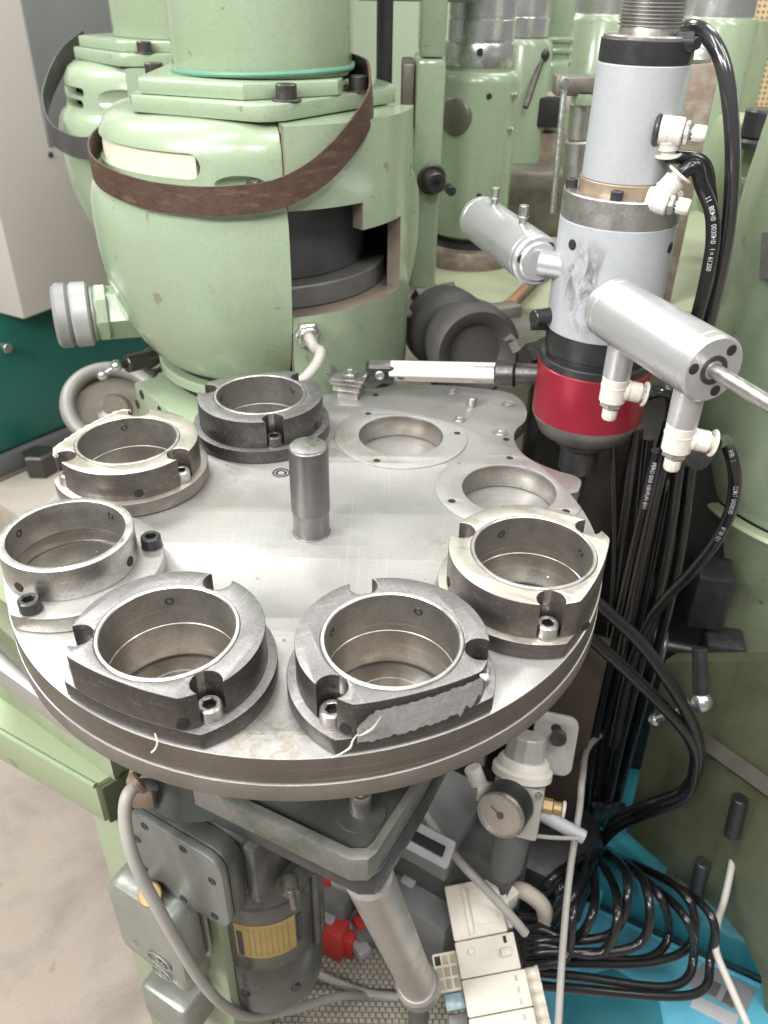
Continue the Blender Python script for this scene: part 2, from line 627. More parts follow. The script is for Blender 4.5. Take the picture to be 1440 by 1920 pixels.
def hose_text(path, start, text, size, rad, m, side, parent, name='print', flip=False):
    """lettering laid round the outside of a hose: glyphs follow the path, turned towards `side`"""
    cu = bpy.data.curves.new('tmp', 'FONT')
    cu.body = text
    cu.size = size
    cu.align_y = 'CENTER'
    o = bpy.data.objects.new('tmp', cu)
    me = bpy.data.meshes.new_from_object(o)
    bpy.data.objects.remove(o)
    bpy.data.curves.remove(cu)
    L = [0.0]
    for a, b in zip(path, path[1:]):
        L.append(L[-1] + (b - a).length)
    for v in me.vertices:
        s = start + (-v.co.x if flip else v.co.x)
        i = max(0, min(len(path) - 2, next((k for k in range(len(L) - 1) if L[k + 1] >= s), len(path) - 2)))
        f = (s - L[i]) / max(1e-6, L[i + 1] - L[i])
        p = path[i].lerp(path[i + 1], f)
        t = (path[i + 1] - path[i]).normalized()
        n = Vector(side)
        n = (n - t * n.dot(t)).normalized()
        b = n.cross(t)
        ang = (v.co.y * (-1 if flip else 1)) / rad
        v.co = p + (n * math.cos(ang) + b * math.sin(ang)) * (rad + .0003)
    return link(name, me, m, parent, True, 0)
# ================================================================ floor
FLOOR = -0.95
bm = bmesh.new()
bmesh.ops.create_grid(bm, x_segments=30, y_segments=30, size=6)
move(bm, (0, 2, FLOOR))
struct(finish('floor', bm, CONC, smooth=0))

# ================================================================ turntable
RD, ST = 0.25, 0.197
SANG = dict(H=22.5, G=66.2, A=110.0, B=154.6, C=200.1, D=246.2, E=290.8, F=334.2)
holes = [circ(.0448, (ST * math.cos(R(a)), ST * math.sin(R(a))), 56) for a in SANG.values()]
tt = thing('index_table', 'round ground steel turntable carrying a ring of bored fixtures', 'turntable', (0, 0, -.0245))
bm = plate([circ(RD, n=160)] + holes, -.0235, 0, .0009)
o = finish('table_disc', bm, DISC, tt)
o.data.materials.append(RUSTBAND)
o.data.materials.append(BORE)
for f in o.data.polygons:
    if abs(f.normal.z) < .8:
        f.material_index = 1 if math.hypot(f.center.x, f.center.y) > .247 else 2
# flush seat rings of the two empty stations: a hair-line joint and three tapped holes each
for k in 'GH':
    a = R(SANG[k])
    cx, cy = ST * math.cos(a), ST * math.sin(a)
    out = []
    for i in range(120):
        t = 2 * PI * i / 120
        x, y = cx + .0705 * math.cos(t), cy + .0705 * math.sin(t)
        s = min(1, .2488 / math.hypot(x, y))
        out.append((x * s, y * s))
    hs = [circ(.0036, (cx + .0605 * math.cos(a + R(q)), cy + .0605 * math.sin(a + R(q))), 16) for q in (60, -60, 180)]
    ring = finish('seat_ring', plate([out, circ(.0448, (cx, cy), 56)] + hs, .0001, .0012, .0004), DISC, tt)
    for q in (60, -60, 180):
        x, y = cx + .0605 * math.cos(a + R(q)), cy + .0605 * math.sin(a + R(q))
        place('tapped_hole', shared('tapped_hole', lambda: lathe([(.0037, .0009), (.0029, .0004), (.0031, .0002), (.0, .0002)], 16), BLACKHOLE), ring, T(x, y, 0))
cs = lambda: join(lathe([(.0085, .0003), (.0082, .0006), (.0072, .0004), (.0070, -.0002)], 24), move(sockethead(.0062, .002, .0036, .0015), (0, 0, -.0016)))
for px, py in ((527, 887),):
    P = A(px, py, Z=0)
    place('sunk_screw', shared('sunk_screw', cs, OXIDE), tt, T(P.x, P.y, 0.0002))
# swarf flecks on the disc
fl = bmesh.new()
for i in range(60):
    t, q = random.random() * 2 * PI, .05 + .19 * math.sqrt(random.random())
    s = random.choice((.0005, .0007, .0009, .0014))
    b = box(s * random.uniform(1, 3), s, s * .5, 0, (q * math.cos(t), q * math.sin(t), s * .25 + .0013), random.random() * 3)
    join(fl, b)
flo = finish('metal_swarf', fl, LIP, None, smooth=0)
flo['kind'] = 'stuff'
flo['label'] = 'tiny metal chips scattered over the turntable face'
flo['category'] = 'swarf'

# ================================================================ knurled handle
def knurled():
    bm = bmesh.new()
    n, rows = 96, 64
    prof = [(0.0, .0858), (.0145, .0858), (.0158, .0850), (.0162, .0845)]
    rings = []
    for r, z in prof:
        rings.append([bm.verts.new((r * math.cos(2 * PI * i / n), r * math.sin(2 * PI * i / n), z)) for i in range(n)] if r else [bm.verts.new((0, 0, z))])
    for j in range(rows + 1):
        z = .0840 - .060 * j / rows
        ring = []
        for i in range(n):
            r = .0164 + (.00026 if (i + j) % 2 else 0)
            t = 2 * PI * i / n
            ring.append(bm.verts.new((r * math.cos(t), r * math.sin(t), z)))
        rings.append(ring)
    for r, z in ((.0162, .0235), (.0158, .0228), (.0158, .0012), (.0166, .0010), (.0168, .0004), (.0168, .0001)):
        rings.append([bm.verts.new((r * math.cos(2 * PI * i / n), r * math.sin(2 * PI * i / n), z)) for i in range(n)])
    for u, v in zip(rings, rings[1:]):
        for i in range(n):
            f = [u[i % len(u)], u[(i + 1) % len(u)], v[(i + 1) % n], v[i]]
            f = list(dict.fromkeys(f))
            bm.faces.new(f)
    return bm


KN = mat('knurled_steel', (.20, .193, .188), .38, .8, (.15, .14, .132), 40, .45, .75, .7)
kh = finish('knurled_handle', knurled(), KN, None, smooth=60)
tag(kh, 'upright dark knurled steel handle at the centre of the turntable', 'handle')
kt = finish('end_face', plate([circ(.0150, n=48)], .0856, .0861, .0002), mat('turned_end', (.40, .39, .38), .35, .9, (.3, .29, .28), 50), kh)

# ================================================================ ring fixtures
def outline(rad, lim, n=144):
    """circle of radius rad about the station cut off by the table's own rim (x outwards)"""
    pts = []
    for i in range(n):
        t = 2 * PI * i / n
        x, y = rad * math.cos(t), rad * math.sin(t)
        d = math.hypot(x + ST, y)
        if d > lim:
            # slide in along the ray from the table centre
            x, y = (x + ST) * lim / d - ST, y * lim / d
        pts.append((x, y))
    return pts


def notch(pts, cx, cy, r):
    ins = [math.hypot(x - cx, y - cy) < r for x, y in pts]
    if not any(ins):
        return pts
    n = len(pts)
    s = next(i for i in range(n) if not ins[i] and ins[(i + 1) % n])
    pts = pts[s:] + pts[:s]
    ins = ins[s:] + ins[:s]
    e = next(i for i in range(1, n) if ins[i] and not ins[(i + 1) % n]) + 1

    def cross(o, i):
        lo, hi = 0.0, 1.0
        for _ in range(30):
            m_ = (lo + hi) / 2
            x, y = o[0] + (i[0] - o[0]) * m_, o[1] + (i[1] - o[1]) * m_
            if math.hypot(x - cx, y - cy) < r:
                hi = m_
            else:
                lo = m_
        return o[0] + (i[0] - o[0]) * hi, o[1] + (i[1] - o[1]) * hi
    p, q = cross(pts[0], pts[1]), cross(pts[e % n], pts[e - 1])
    a0 = math.atan2(p[1] - cy, p[0] - cx)
    a1 = math.atan2(q[1] - cy, q[0] - cx)
    while a1 > a0:
        a1 -= 2 * PI
    arc = [(cx + r * math.cos(a0 + (a1 - a0) * k / 16), cy + r * math.sin(a0 + (a1 - a0) * k / 16)) for k in range(17)]
    return [pts[0]] + arc + [pts[k % n] for k in range(e, n)]


BA = (60, -60, 180)
FH = .0145


def paint(o, side, top, bore, rb, ztop):
    for m_ in (top, bore):
        o.data.materials.append(m_)
    for f in o.data.polygons:
        if f.normal.z > .85 and f.center.z > ztop - .002:
            f.material_index = 1
        elif math.hypot(f.center.x, f.center.y) < rb + .0012 and abs(f.normal.z) < .8:
            f.material_index = 2


setscrew = lambda: join(lathe([(.0034, .0), (.0034, .0006), (.0030, .0009), (.0020, .0009), (.0018, .0002), (0, .0002)], 16))


def fixture(key, label, side, top, flange_m, htop=.0435, bolt_m=STEEL, plain=False, screws=(), side_holes=(), lipm=LIP, floor_holes=True, rO=.0645):
    a = R(SANG[key])
    t = thing('ring_fixture', label, 'fixture', (0, 0, 0), 0, 'bored ring fixtures on the turntable')
    rb = .0446
    if plain:
        finish('bore_sleeve', lathe([(.0450, .0016), (.0441, .0016), (.0441, -.0205), (.0447, -.0205)], 80), BORE, t, False)
    fo = finish('flange', plate([outline(.071, .2487), circ(.0452, n=64)], .0012, FH, .0007), flange_m, t, False)
    paint(fo, flange_m, top if not plain else DISC, BORE, .0445, FH)
    if plain:
        lp = [circ(.0512, n=96), circ(rb, n=64)]
        ring = finish('ring', plate(lp, FH + .0002, htop, .0009), side, t, False)
        paint(ring, side, top, BORE, rb, htop)
        bolt_r, z0 = .0620, FH
    else:
        lp = outline(rO, .2489)
        for q in BA:
            lp = notch(lp, .0585 * math.cos(R(q)), .0585 * math.sin(R(q)), .0102)
        ring = finish('ring', plate([lp, circ(.0478, n=72)], FH + .0002, htop, .0008), side, t, False)
        paint(ring, side, top, BORE, .0478, htop)
        li = finish('bore_sleeve', lathe([(.0476, FH), (.0476, htop), (.0470, htop + .0006), (.0453, htop + .0006), (.0446, htop - .0001), (.0446, .0112), (.0441, .0108), (.0441, -.0205), (.0447, -.0205)], 80), BORE, t, False)
        li.data.materials.append(lipm)
        for f in li.data.polygons:
            if f.normal.z > .3 and f.center.z > htop - .002:
                f.material_index = 1
        bolt_r, z0 = .0588, FH
    for q in BA:
        bx = T(bolt_r * math.cos(R(q)), bolt_r * math.sin(R(q)), z0 + .0004) @ RZ(random.random())
        place('cap_screw', shared('cap_screw_' + bolt_m.name, lambda: sockethead(.0081, .0105, .0047, .0055), bolt_m, dark=(.0046, .0100, .002)), t, bx)
        place('washer_ring', shared('washer_ring', lambda: lathe([(.0090, 0), (.0090, .0005), (.0084, .0007), (.008, .0007)], 24), BROWNFL), t, T(bolt_r * math.cos(R(q)), bolt_r * math.sin(R(q)), z0))
    for wa in screws:                      # grub screws looking out of the bore wall (world bearing)
        q = R(wa) - a
        mt = T((rb + .0002) * math.cos(q), (rb + .0002) * math.sin(q), FH + .018) @ RZ(q + PI) @ Matrix.Rotation(PI / 2, 4, 'Y')
        place('grub_screw', shared('grub_screw', setscrew, OXIDE), t, mt)
    for wa, rr, zz in side_holes:
        q = R(wa) - a
        mt = T(rr * math.cos(q), rr * math.sin(q), zz) @ RZ(q) @ Matrix.Rotation(PI / 2, 4, 'Y')
        place('side_hole', shared('side_hole', lambda: lathe([(.0042, .0), (.0042, .0004), (.0036, .0005), (0, .0003)], 18), BLACKHOLE), t, mt)
    if floor_holes:                        # bottom pad seen down the bore
        pad = finish('bottom_pad', plate([circ(.0425, n=56), circ(.0050, (.012, 0), 20)], -.0236, -.0205, .0006), BORE, t, False)
        finish('pad_screw', move(sockethead(.0048, .003, .0026, .002), (.012, 0, -.0215)), OXIDE, pad, False)
        finish('pad_ring', plate([circ(.029, n=48), circ(.0275, n=48)], -.0206, -.0202, .0001), STEEL, pad, False)
    t.location = (ST * math.cos(a), ST * math.sin(a), 0)
    t.rotation_euler = (0, 0, a)
    return t


def bearing(px, py, k, z=.031):
    P = A(px, py, Z=z)
    c = (ST * math.cos(R(SANG[k])), ST * math.sin(R(SANG[k])))
    return math.degrees(math.atan2(P.y - c[1], P.x - c[0]))


FTOPB = mat('bright_stained_top', (.56, .53, .475), .38, .85, (.40, .36, .29), 22, .44, .72, .85, bump=.04, bscale=300, scratch=.35,
            scol=(.72, .70, .66), sdir=(16, 300, 300))
BROWNST = mat('brown_black_steel', (.125, .108, .10), .42, .7, (.20, .175, .16), 30, .5, .75, .7, bump=.04, bscale=300, scratch=.25, scol=(.34, .30, .28), sdir=(20, 300, 300))
BROWNFL = mat('brown_grey_flange', (.25, .225, .205), .42, .75, (.17, .145, .13), 24, .45, .75, .8, bump=.04, bscale=300)
fixture('A', 'dark ring fixture furthest back on the turntable, in front of the green milling head', DARK, DARKTOP, DARK,
        screws=(bearing(529, 742, 'A'), bearing(427, 751, 'A')), side_holes=((bearing(430, 815, 'A', .02), .0646, .021), (bearing(585, 797, 'A', .02), .0646, .021)), bolt_m=DARK, floor_holes=False)
fb = fixture('B', 'back left ring fixture with bright top and cream glue along its edge', BROWNST, FTOPB, BROWNFL, htop=.042,
             screws=(bearing(236, 817, 'B'),), side_holes=((bearing(258, 915, 'B', .02), .0646, .021),), floor_holes=False)
fixture('C', 'low plain ring fixture at the far left with three exposed black cap screws', STEEL, LIP, STEEL, htop=.0420, plain=True,
        bolt_m=OXIDE, screws=(bearing(59, 1007, 'C'), bearing(200, 975, 'C')), side_holes=((bearing(245, 1058, 'C', .02), .0513, .023), (bearing(40, 1105, 'C', .02), .0513, .023)), floor_holes=False)
fixture('D', 'worn black ring fixture at the front left, the one without tape', DARK, DARKTOP, DARK,
        screws=(bearing(318, 1142, 'D'),), side_holes=((bearing(342, 1352, 'D', .02), .0646, .021),))
fe = fixture('E', 'worn black ring fixture at the front with torn silver tape on its outer face', DARK, DARKTOP, DARK, htop=.044,
             screws=(bearing(777, 1160, 'E'), bearing(628, 1190, 'E')), side_holes=((bearing(651, 1363, 'E', .02), .0646, .02),))
fixture('F', 'ring fixture at the right with a bright yellowish top and dark sides', BROWNST, FTOPB, BROWNST, htop=.046,
        screws=(bearing(940, 1004, 'F'), bearing(1085, 1040, 'F')), side_holes=((bearing(853, 1092, 'F', .02), .0646, .021), (bearing(1078, 1157, 'F', .02), .0646, .02)))

# cream glue bead on the back-left fixture's outer edge
g = R(SANG['B'])
pts = []
for q in range(-52, 53, 4):
    t = R(q)
    x, y = .0645 * math.cos(t), .0645 * math.sin(t)
    d = math.hypot(x + ST, y)
    s = min(1, .2492 / d)
    x, y = (x + ST) * s, y * s
    pts.append((x * math.cos(g) - y * math.sin(g), x * math.sin(g) + y * math.cos(g), .0400 + random.uniform(-.0006, .0005)))
gb = finish('glue_bead', tube(pts, .0024, 8, 3, scale=lambda t: .75 + .3 * math.sin(37 * t) ** 2), CREAMRAG, fb)

# torn silver tape round the front fixture's outer face
e = R(SANG['E'])
bm = bmesh.new()
rows, nq = 8, 60
grid = []
for j in range(rows + 1):
    row = []
    for i in range(nq + 1):
        f = i / nq
        th = R(-9.5 + 19.5 * f)                       # bearing about the table centre
        edge = .0007 * math.sin(40 * f) * math.sin(13 * f + 1) + .0004 * math.sin(97 * f)
        zt = .0370 + .0035 * f + (edge if j == rows else 0) - (.010 * max(0, .10 - f) / .10)
        zb = .0110 + .0050 * f + edge * 1.3 + (.007 * max(0, f - .82) / .18 + .003 * math.sin(60 * f) * (f > .8))
        z = zb + (zt - zb) * j / rows
        rr = .2503 + .00012 * math.sin(23 * f + j) + .0001 * math.sin(61 * f + 2 * j) + (.0016 if j == rows and f < .12 else 0)
        row.append(bm.verts.new((rr * math.cos(e + th), rr * math.sin(e + th), z)))
    grid.append(row)
for u, v in zip(grid, grid[1:]):
    for i in range(nq):
        bm.faces.new((u[i], u[i + 1], v[i + 1], v[i]))
bmesh.ops.solidify(bm, geom=bm.faces[:], thickness=.0004)
tp = finish('tape_strip', bm, TAPE, None, smooth=60)
tag(tp, 'torn silver duct tape stuck on the front fixture', 'tape')


def shred(name, pts, r, m, parent, flat=.35):
    return finish(name, sweep(spline(pts, 6), [(x, y * flat) for x, y in circ(r, n=8)], True, lambda t: 1.0 - .75 * abs(2 * t - 1)), m, parent)


def rim(th, z, rr=.2505):
    return (rr * math.cos(e + R(th)), rr * math.sin(e + R(th)), z)


shred('torn_flap', [rim(-9.4, .018), rim(-8.6, .0225, .2535), rim(-7.4, .0275, .2545), rim(-6.2, .0335, .252)], .0032, TORN, tp)
shred('torn_thread', [rim(-9.4, .020), rim(-10.2, .0175, .2530), rim(-10.6, .012, .2535), rim(-11.6, .007, .2525), rim(-13.2, .0012, .2512)], .0008, TORN, tp, 1)
shred('torn_flap', [rim(9.2, .0435), rim(10.0, .0420, .253), rim(10.9, .0375, .2530)], .0024, TORN, tp)
# loose thread hanging from the rim at the front left
P = [A(291, 1376, Y=-.236), A(295, 1392, Y=-.245), A(291, 1404, Y=-.253), A(284, 1411, Y=-.254)]
th = finish('loose_thread', tube(P, .0006, 6, 5), TORN, None)
tag(th, 'tiny pale curled thread hanging on the rim below the front left fixture', 'thread')

# ================================================================ fixed base plate below the disc
ZB = -.0245
bp = thing('base_plate', 'fixed steel plate under the turntable reaching out behind it', 'plate', (0, 0, ZB - .015))
back = [A(600, 742, Z=ZB), A(640, 733, Z=ZB), A(700, 728, Z=ZB), A(760, 722, Z=ZB), A(830, 722, Z=ZB), A(900, 728, Z=ZB), A(950, 735, Z=ZB), A(975, 748, Z=ZB), A(988, 770, Z=ZB),
        A(984, 790, Z=ZB), A(970, 803, Z=ZB), A(964, 818, Z=ZB), A(970, 838, Z=ZB), A(990, 858, Z=ZB), A(1020, 873, Z=ZB), A(1050, 884, Z=ZB),
        A(1078, 892, Z=ZB), A(1090, 903, Z=ZB), A(1084, 922, Z=ZB)]
pb = [(p.x, p.y) for p in back]
a_end = math.atan2(pb[0][1], pb[0][0])
a_st = math.atan2(pb[-1][1], pb[-1][0])
arc = []
k = 110
for i in range(k + 1):
    t = a_st - (a_st + 2 * PI - a_end) * i / k
    arc.append((.2507 * math.cos(t), .2507 * math.sin(t)))
sm = [(v.x, v.y) for v in spline([(x, y, 0) for x, y in pb], 4)]
bo = finish('plate_body', plate([sm + arc], ZB - .0155, ZB, .0005), DISC, bp)
bo.data.materials.append(RIM2)
for f in bo.data.polygons:
    if abs(f.normal.z) < .8:
        f.material_index = 1
for px, py in ((848, 735), (953, 757), (861, 786), (938, 811)):
    P = A(px, py, Z=ZB)
    place('sunk_screw', shared('sunk_screw_b', cs, STEEL), bp, T(P.x, P.y, ZB + .0002))
P = A(885, 760, Z=ZB)
finish('dowel_pin', cyl(P, P + Vector((0, 0, .011)), .0058, 20, .0008), STEEL, bp)
for px, py in ((669, 747), (704, 741), (949, 824)):
    P = A(px, py, Z=ZB)
    place('tapped_hole', shared('tapped_hole_b', lambda: lathe([(.0037, .0004), (.0029, .0002), (0, .0002)], 16), BLACKHOLE), bp, T(P.x, P.y, ZB))

# ================================================================ probe arm over the base plate
ra = thing('clamp_arm', 'white rod arm with a small steel clamp head in front of the red spindle nose', 'clamp arm', A(700, 745, Z=ZB))
p0, p1 = A(735, 695, Y=.338), A(932, 700, Y=.300)
d = (p1 - p0).normalized()
finish('rod', sweep([p0, p0 + d * .002, p1], [(.0105 * x, .0105 * y) for x, y in [(-.95, -.75), (-.75, -.95), (.75, -.95), (.95, -.75), (.95, .75), (.75, .95), (-.75, .95), (-.95, .75)]]), WHITE, ra)
finish('rod_end_screw', cyl(A(752, 703, Y=.325), A(752, 703, Y=.340), .0058, 16), OXIDE, ra)
finish('rod_sleeve', cyl(p1 - d * .027, p1 - d * .001, .0113, 20), STEEL, ra)
finish('socket', cyl(p1 - d * .001, p1 + d * .022, .0155, 28), DARK, ra)
finish('socket_shank', cyl(p1 + d * .022, p1 + d * .05, .0125, 24), DARK, ra)
c0 = A(712, 698, Y=.338)
finish('clevis', join(box(.034, .005, .021, .0012, c0 + Vector((0, -.008, 0))), box(.034, .005, .021, .0012, c0 + Vector((0, .008, 0))), box(.012, .021, .012, .001, c0 + Vector((.012, 0, 0)))), OXIDE, ra)
finish('pivot_screw', move(xf(sockethead(.0058, .004, .003, .002), Matrix.Rotation(PI / 2, 4, 'X')), A(712, 703, Y=.328)), STEEL, ra)
finish('clevis_clip', box(.026, .019, .004, .001, A(712, 683, Y=.336)), STEEL, ra)
h0 = A(653, 711, Y=.332)
hd = finish('clamp_head', join(box(.040, .026, .007, .001, h0 + Vector((.0, 0, .0)), R(-14)), box(.034, .022, .010, .001, h0 + Vector((0, 0, -.008)), R(-14)),
            box(.026, .030, .012, .001, h0 + Vector((.003, .0, -.016)), R(-14))), STEEL, ra)
for s in (-1, 1):
    finish('clip_arm', move(xf(box(.0045, .026, .012, .001), RZ(R(-14)) @ Matrix.Rotation(s * R(28), 4, 'Y')), h0 + Vector((s * .021, s * -.004, .006))), STEEL, hd)
finish('head_nut', hexnut(h0 + Vector((.002, 0, .0035)), h0 + Vector((.002, 0, .0095)), .0105), ZINC, hd)
finish('head_stud', cyl(h0 + Vector((.002, 0, .0095)), h0 + Vector((.002, 0, .0145)), .0042, 16), ZINC, hd)
# ================================================================ grey pneumatic spindle unit
SX, SY = .290, .250
sp = thing('spindle_unit', 'grey pneumatic spindle with threaded top and red nose beside the turntable', 'spindle', (SX, SY, -.03))


def at_s(bm):
    return move(bm, (SX, SY, 0))


# threaded top shaft: real turns
thr = [(0, .480), (.024, .480), (.0275, .478)]
z = .477
while z > .3745:
    thr += [(.0282, z), (.0282, z - .0009), (.0258, z - .0016), (.0258, z - .0021)]
    z -= .0028
thr += [(.0265, .372), (.0265, .366)]
finish('threaded_shaft', at_s(lathe(thr, 48)), STEEL, sp)
finish('shaft_washer', at_s(lathe([(.026, .3685), (.0385, .3685), (.0395, .3675), (.0395, .3655), (.03, .3655)], 64)), STEEL, sp)
finish('collar', at_s(lathe([(.02, .3655), (.0405, .3655), (.0412, .3648), (.0412, .3475), (.0405, .3468), (.02, .3468)], 72)), BLACKP, sp)
ear = A(1291, 80, Y=.225)
finish('collar_screw_ear', join(cyl(ear + Vector((-.012, 0, 0)), ear + Vector((.003, -.004, 0)), .0085, 20), cyl(ear + Vector((.002, -.006, 0)), ear + Vector((.004, -.011, 0)), .0052, 16)), BLACKP, sp)
finish('barrel', at_s(lathe([(.02, .3466), (.0405, .3466), (.0415, .3456), (.0415, .2500), (.0405, .2490), (.02, .2490)], 72)), GREYP, sp)
finish('brown_ring', at_s(lathe([(.03, .2490), (.0425, .2490), (.0430, .2484), (.0430, .2378), (.03, .2378)], 72)), BRONZE, sp)
finish('steel_flange', at_s(lathe([(.03, .2378), (.0560, .2378), (.0572, .2366), (.0572, .2125), (.0565, .2120), (.03, .2120)], 80)), STEEL, sp)
for px, py in ((1068, 331), (1153, 363)):
    P = A(px, py, Z=.2475)
    d = Vector((P.x - SX, P.y - SY, 0)).normalized() * .0500
    place('flange_screw', shared('flange_screw', lambda: sockethead(.0058, .0085, .0033, .004), OXIDE), sp, T(SX + d.x, SY + d.y, .2378))
lb = finish('main_barrel', at_s(lathe([(.03, .2118), (.0562, .2118), (.0572, .2108), (.0572, .1000), (.0562, .0990), (.03, .0990)], 80)), GREYS, sp)
for px, py in ((1050, 438), (1257, 452)):
    P = A(px, py, Z=.195)
    q = math.atan2(P.y - SY, P.x - SX)
    q = R(212) if px < 1100 else R(-38)
    place('barrel_hole', shared('barrel_hole', lambda: lathe([(.0052, 0), (.0052, .0004), (.0045, .0006), (0, .0004)], 18), BLACKHOLE), lb,
          T(SX + .0572 * math.cos(q), SY + .0572 * math.sin(q), .192) @ RZ(q) @ Matrix.Rotation(PI / 2, 4, 'Y'))
finish('black_ring', at_s(lathe([(.03, .0990), (.0555, .0990), (.0562, .0983), (.0562, .0760), (.0540, .0745), (.0540, .0700), (.0590, .0690), (.0598, .0680), (.0598, .0600), (.03, .0600)], 80)), BLACKP, sp)
finish('red_sleeve', at_s(lathe([(.03, .0600), (.0600, .0600), (.0608, .0592), (.0608, -.0010), (.03, -.0010)], 80)), RED, sp)
finish('nose', at_s(lathe([(.03, -.0010), (.0604, -.0010), (.0606, -.0025), (.0515, -.0225), (.0490, -.0240), (.02, -.0240)], 80)), mat('grey_steel_nose', (.25, .245, .24), .38, .7, (.2, .19, .18), 20), sp)
finish('tool_holder', at_s(lathe([(0, -.0240), (.030, -.0240), (.030, -.040), (.022, -.046), (.022, -.075), (.012, -.080), (.012, -.110), (0, -.112)], 40)), OXIDE, sp)
kb = A(1000, 597, Y=.235)
finish('side_knob', join(cyl(kb, kb + Vector((.02, .01, 0)), .0085, 20), cyl(kb + Vector((.002, .02, -.014)), kb + Vector((.02, .02, -.014)), .006, 16)), BLACKP, sp)

# small screws and side cylinder on the left
def side_cyl(name, p, q, r, m, capm, holes=True):
    p, q = Vector(p), Vector(q)
    d = (q - p)
    h = d.length
    b = .0022
    g = .011
    prof = [(0, 0), (r - b, 0), (r, b), (r, g - .0006), (r - .0006, g), (r, g + .0006), (r, h - g - .0006), (r - .0006, h - g), (r, h - g + .0006), (r, h - b), (r - b, h), (0, h)]
    o = finish(name, xf(lathe(prof, 64), axis(p, q)), m, sp)
    if holes:
        for k in range(3):
            a = R(50 + 120 * k)
            mt = axis(p, q) @ T(.7 * r * math.cos(a), .7 * r * math.sin(a), h + .0001)
            place('end_hole', shared('end_hole', lambda: lathe([(.0048, 0), (.0042, .0004), (.0036, .0005), (0, .0003)], 18), BLACKHOLE), o, mt)
    return o


l0, l1 = A(900, 410, Z=.165), A(1008, 490, Z=.165)
lc = side_cyl('side_cylinder', l0, l1, .0262, ALU, ALU)
lc['label'] = 'silver side cylinder pointing back left with two knurled screws'
ld = (l1 - l0).normalized()
finish('cylinder_neck', join(cyl(l1, l1 + ld * .004, .0205, 32), cyl(l1 + ld * .003, l1 + ld * .010 + Vector((.034, -.006, -.002)), .0135, 28)), ALU, lc)
for px, py in ((934, 383), (996, 418)):
    P = A(px, py, Z=.165 + .026)
    s = (P - l0).dot(ld)
    P = l0 + ld * s + Vector((0, 0, .0255))
    finish('knurled_screw', join(cyl(P, P + Vector((0, 0, .006)), .0042, 14), cyl(P + Vector((0, 0, .006)), P + Vector((0, 0, .0085)), .0062, 14),
           cyl(P + Vector((0, 0, .0085)), P + Vector((0, 0, .019)), .0053, 12)), ZINC, lc)

# right side cylinder, nearer the camera
r0, r1 = A(1146, 577, Z=.147), A(1338, 694, Z=.147)
rd = (r1 - r0).normalized()
rc = side_cyl('side_cylinder', r0, r1, .0288, ALU, ALU)
rc['label'] = 'silver side cylinder pointing at the viewer with a steel rod out of its end'
bs = r0 - rd * .001
finish('end_boss', cyl(bs - rd * .016 + Vector((-.008, 0, .002)), bs + Vector((-.002, 0, .001)), .0150, 32, .005), ALU, rc)
finish('piston_rod', join(cyl(r1 - rd * .004, r1 + rd * .075, .0062, 24, .002)), STEEL, rc)
finish('rod_bush', xf(lathe([(.0125, .0002), (.0125, .0008), (.0085, .0009), (.0078, -.0015), (.006, -.0015)], 32), axis(r1, r1 + rd)), DARK, rc)


def elbow(parent, p, down, out, m=WHITE, r=.0125, L=.030, knob=True, R2=.0098, L2=.030):
    """white flow-control fitting: body along `down`, hose branch along `out`, zinc nut and ribbed knob on the end"""
    p, down, out = Vector(p), Vector(down).normalized(), Vector(out).normalized()
    f = thing_part('hose_fitting', join(cyl(p, p + down * L, r, 32, .0012), xf(lathe([(r - .001, 0), (r + .0005, .0004), (r + .0005, .0016), (r - .001, .002)], 32), axis(p + down * (L * .32), p + down * L))), m, parent)
    if knob:
        e = p + down * L
        finish('lock_nut', hexnut(e, e + down * .006, r * .88), ZINC, f)
        e = e + down * .006
        finish('stem', cyl(e, e + down * .003, r * .45, 16), ZINC, f)
        bm = lathe([(0, 0), (.0068, 0), (.0074, .0008), (.0074, .0095), (.0064, .0112), (0, .0115)], 30)
        for v in bm.verts:
            if math.hypot(v.co.x, v.co.y) > .007:
                k = round(math.atan2(v.co.y, v.co.x) / (2 * PI / 30))
                if k % 3 == 0:
                    v.co.x *= .93
                    v.co.y *= .93
        finish('ribbed_knob', xf(bm, axis(e + down * .002, e + down)), m, f, smooth=25)
    s = p + down * (L * .45)
    finish('branch', join(cyl(s, s + out * L2, R2, 28, .001), xf(lathe([(R2 - .002, 0), (R2 + .0008, .0002), (R2 + .0008, .0022), (R2 - .002, .0024)], 28), axis(s + out * (L2 * .42), s + out * L2))), m, f)
    finish('release_collar', cyl(s + out * (L2 + .003), s + out * (L2 + .0055), R2 * 1.25, 28, .0006), m, f)
    finish('collar_throat', cyl(s + out * (L2 - .001), s + out * (L2 + .003), R2 * .72, 24, .0003), m, f)
    return f, s + out * (L2 + .0055)


def thing_part(name, bm, m, parent):
    return finish(name, bm, m, parent)


# two port legs under the right cylinder
ends = {}
for key, px, py, tz in (('n', 1186, 650, 0), ('f', 1288, 738, 0)):
    P = A(px, py, Z=.147 - .030)
    s = (P - r0).dot(rd)
    b = r0 + rd * s + Vector((0, 0, -.022))
    finish('port_leg', cyl(b, b + Vector((0, 0, -.037)), .0132, 28, .001), ALU, rc)
    o = (1, -.12, -.16)
    ends[key] = elbow(sp, b + Vector((0, 0, -.037)), (0, 0, -1), o, r=.0128, L=.026, L2=.026)[1]
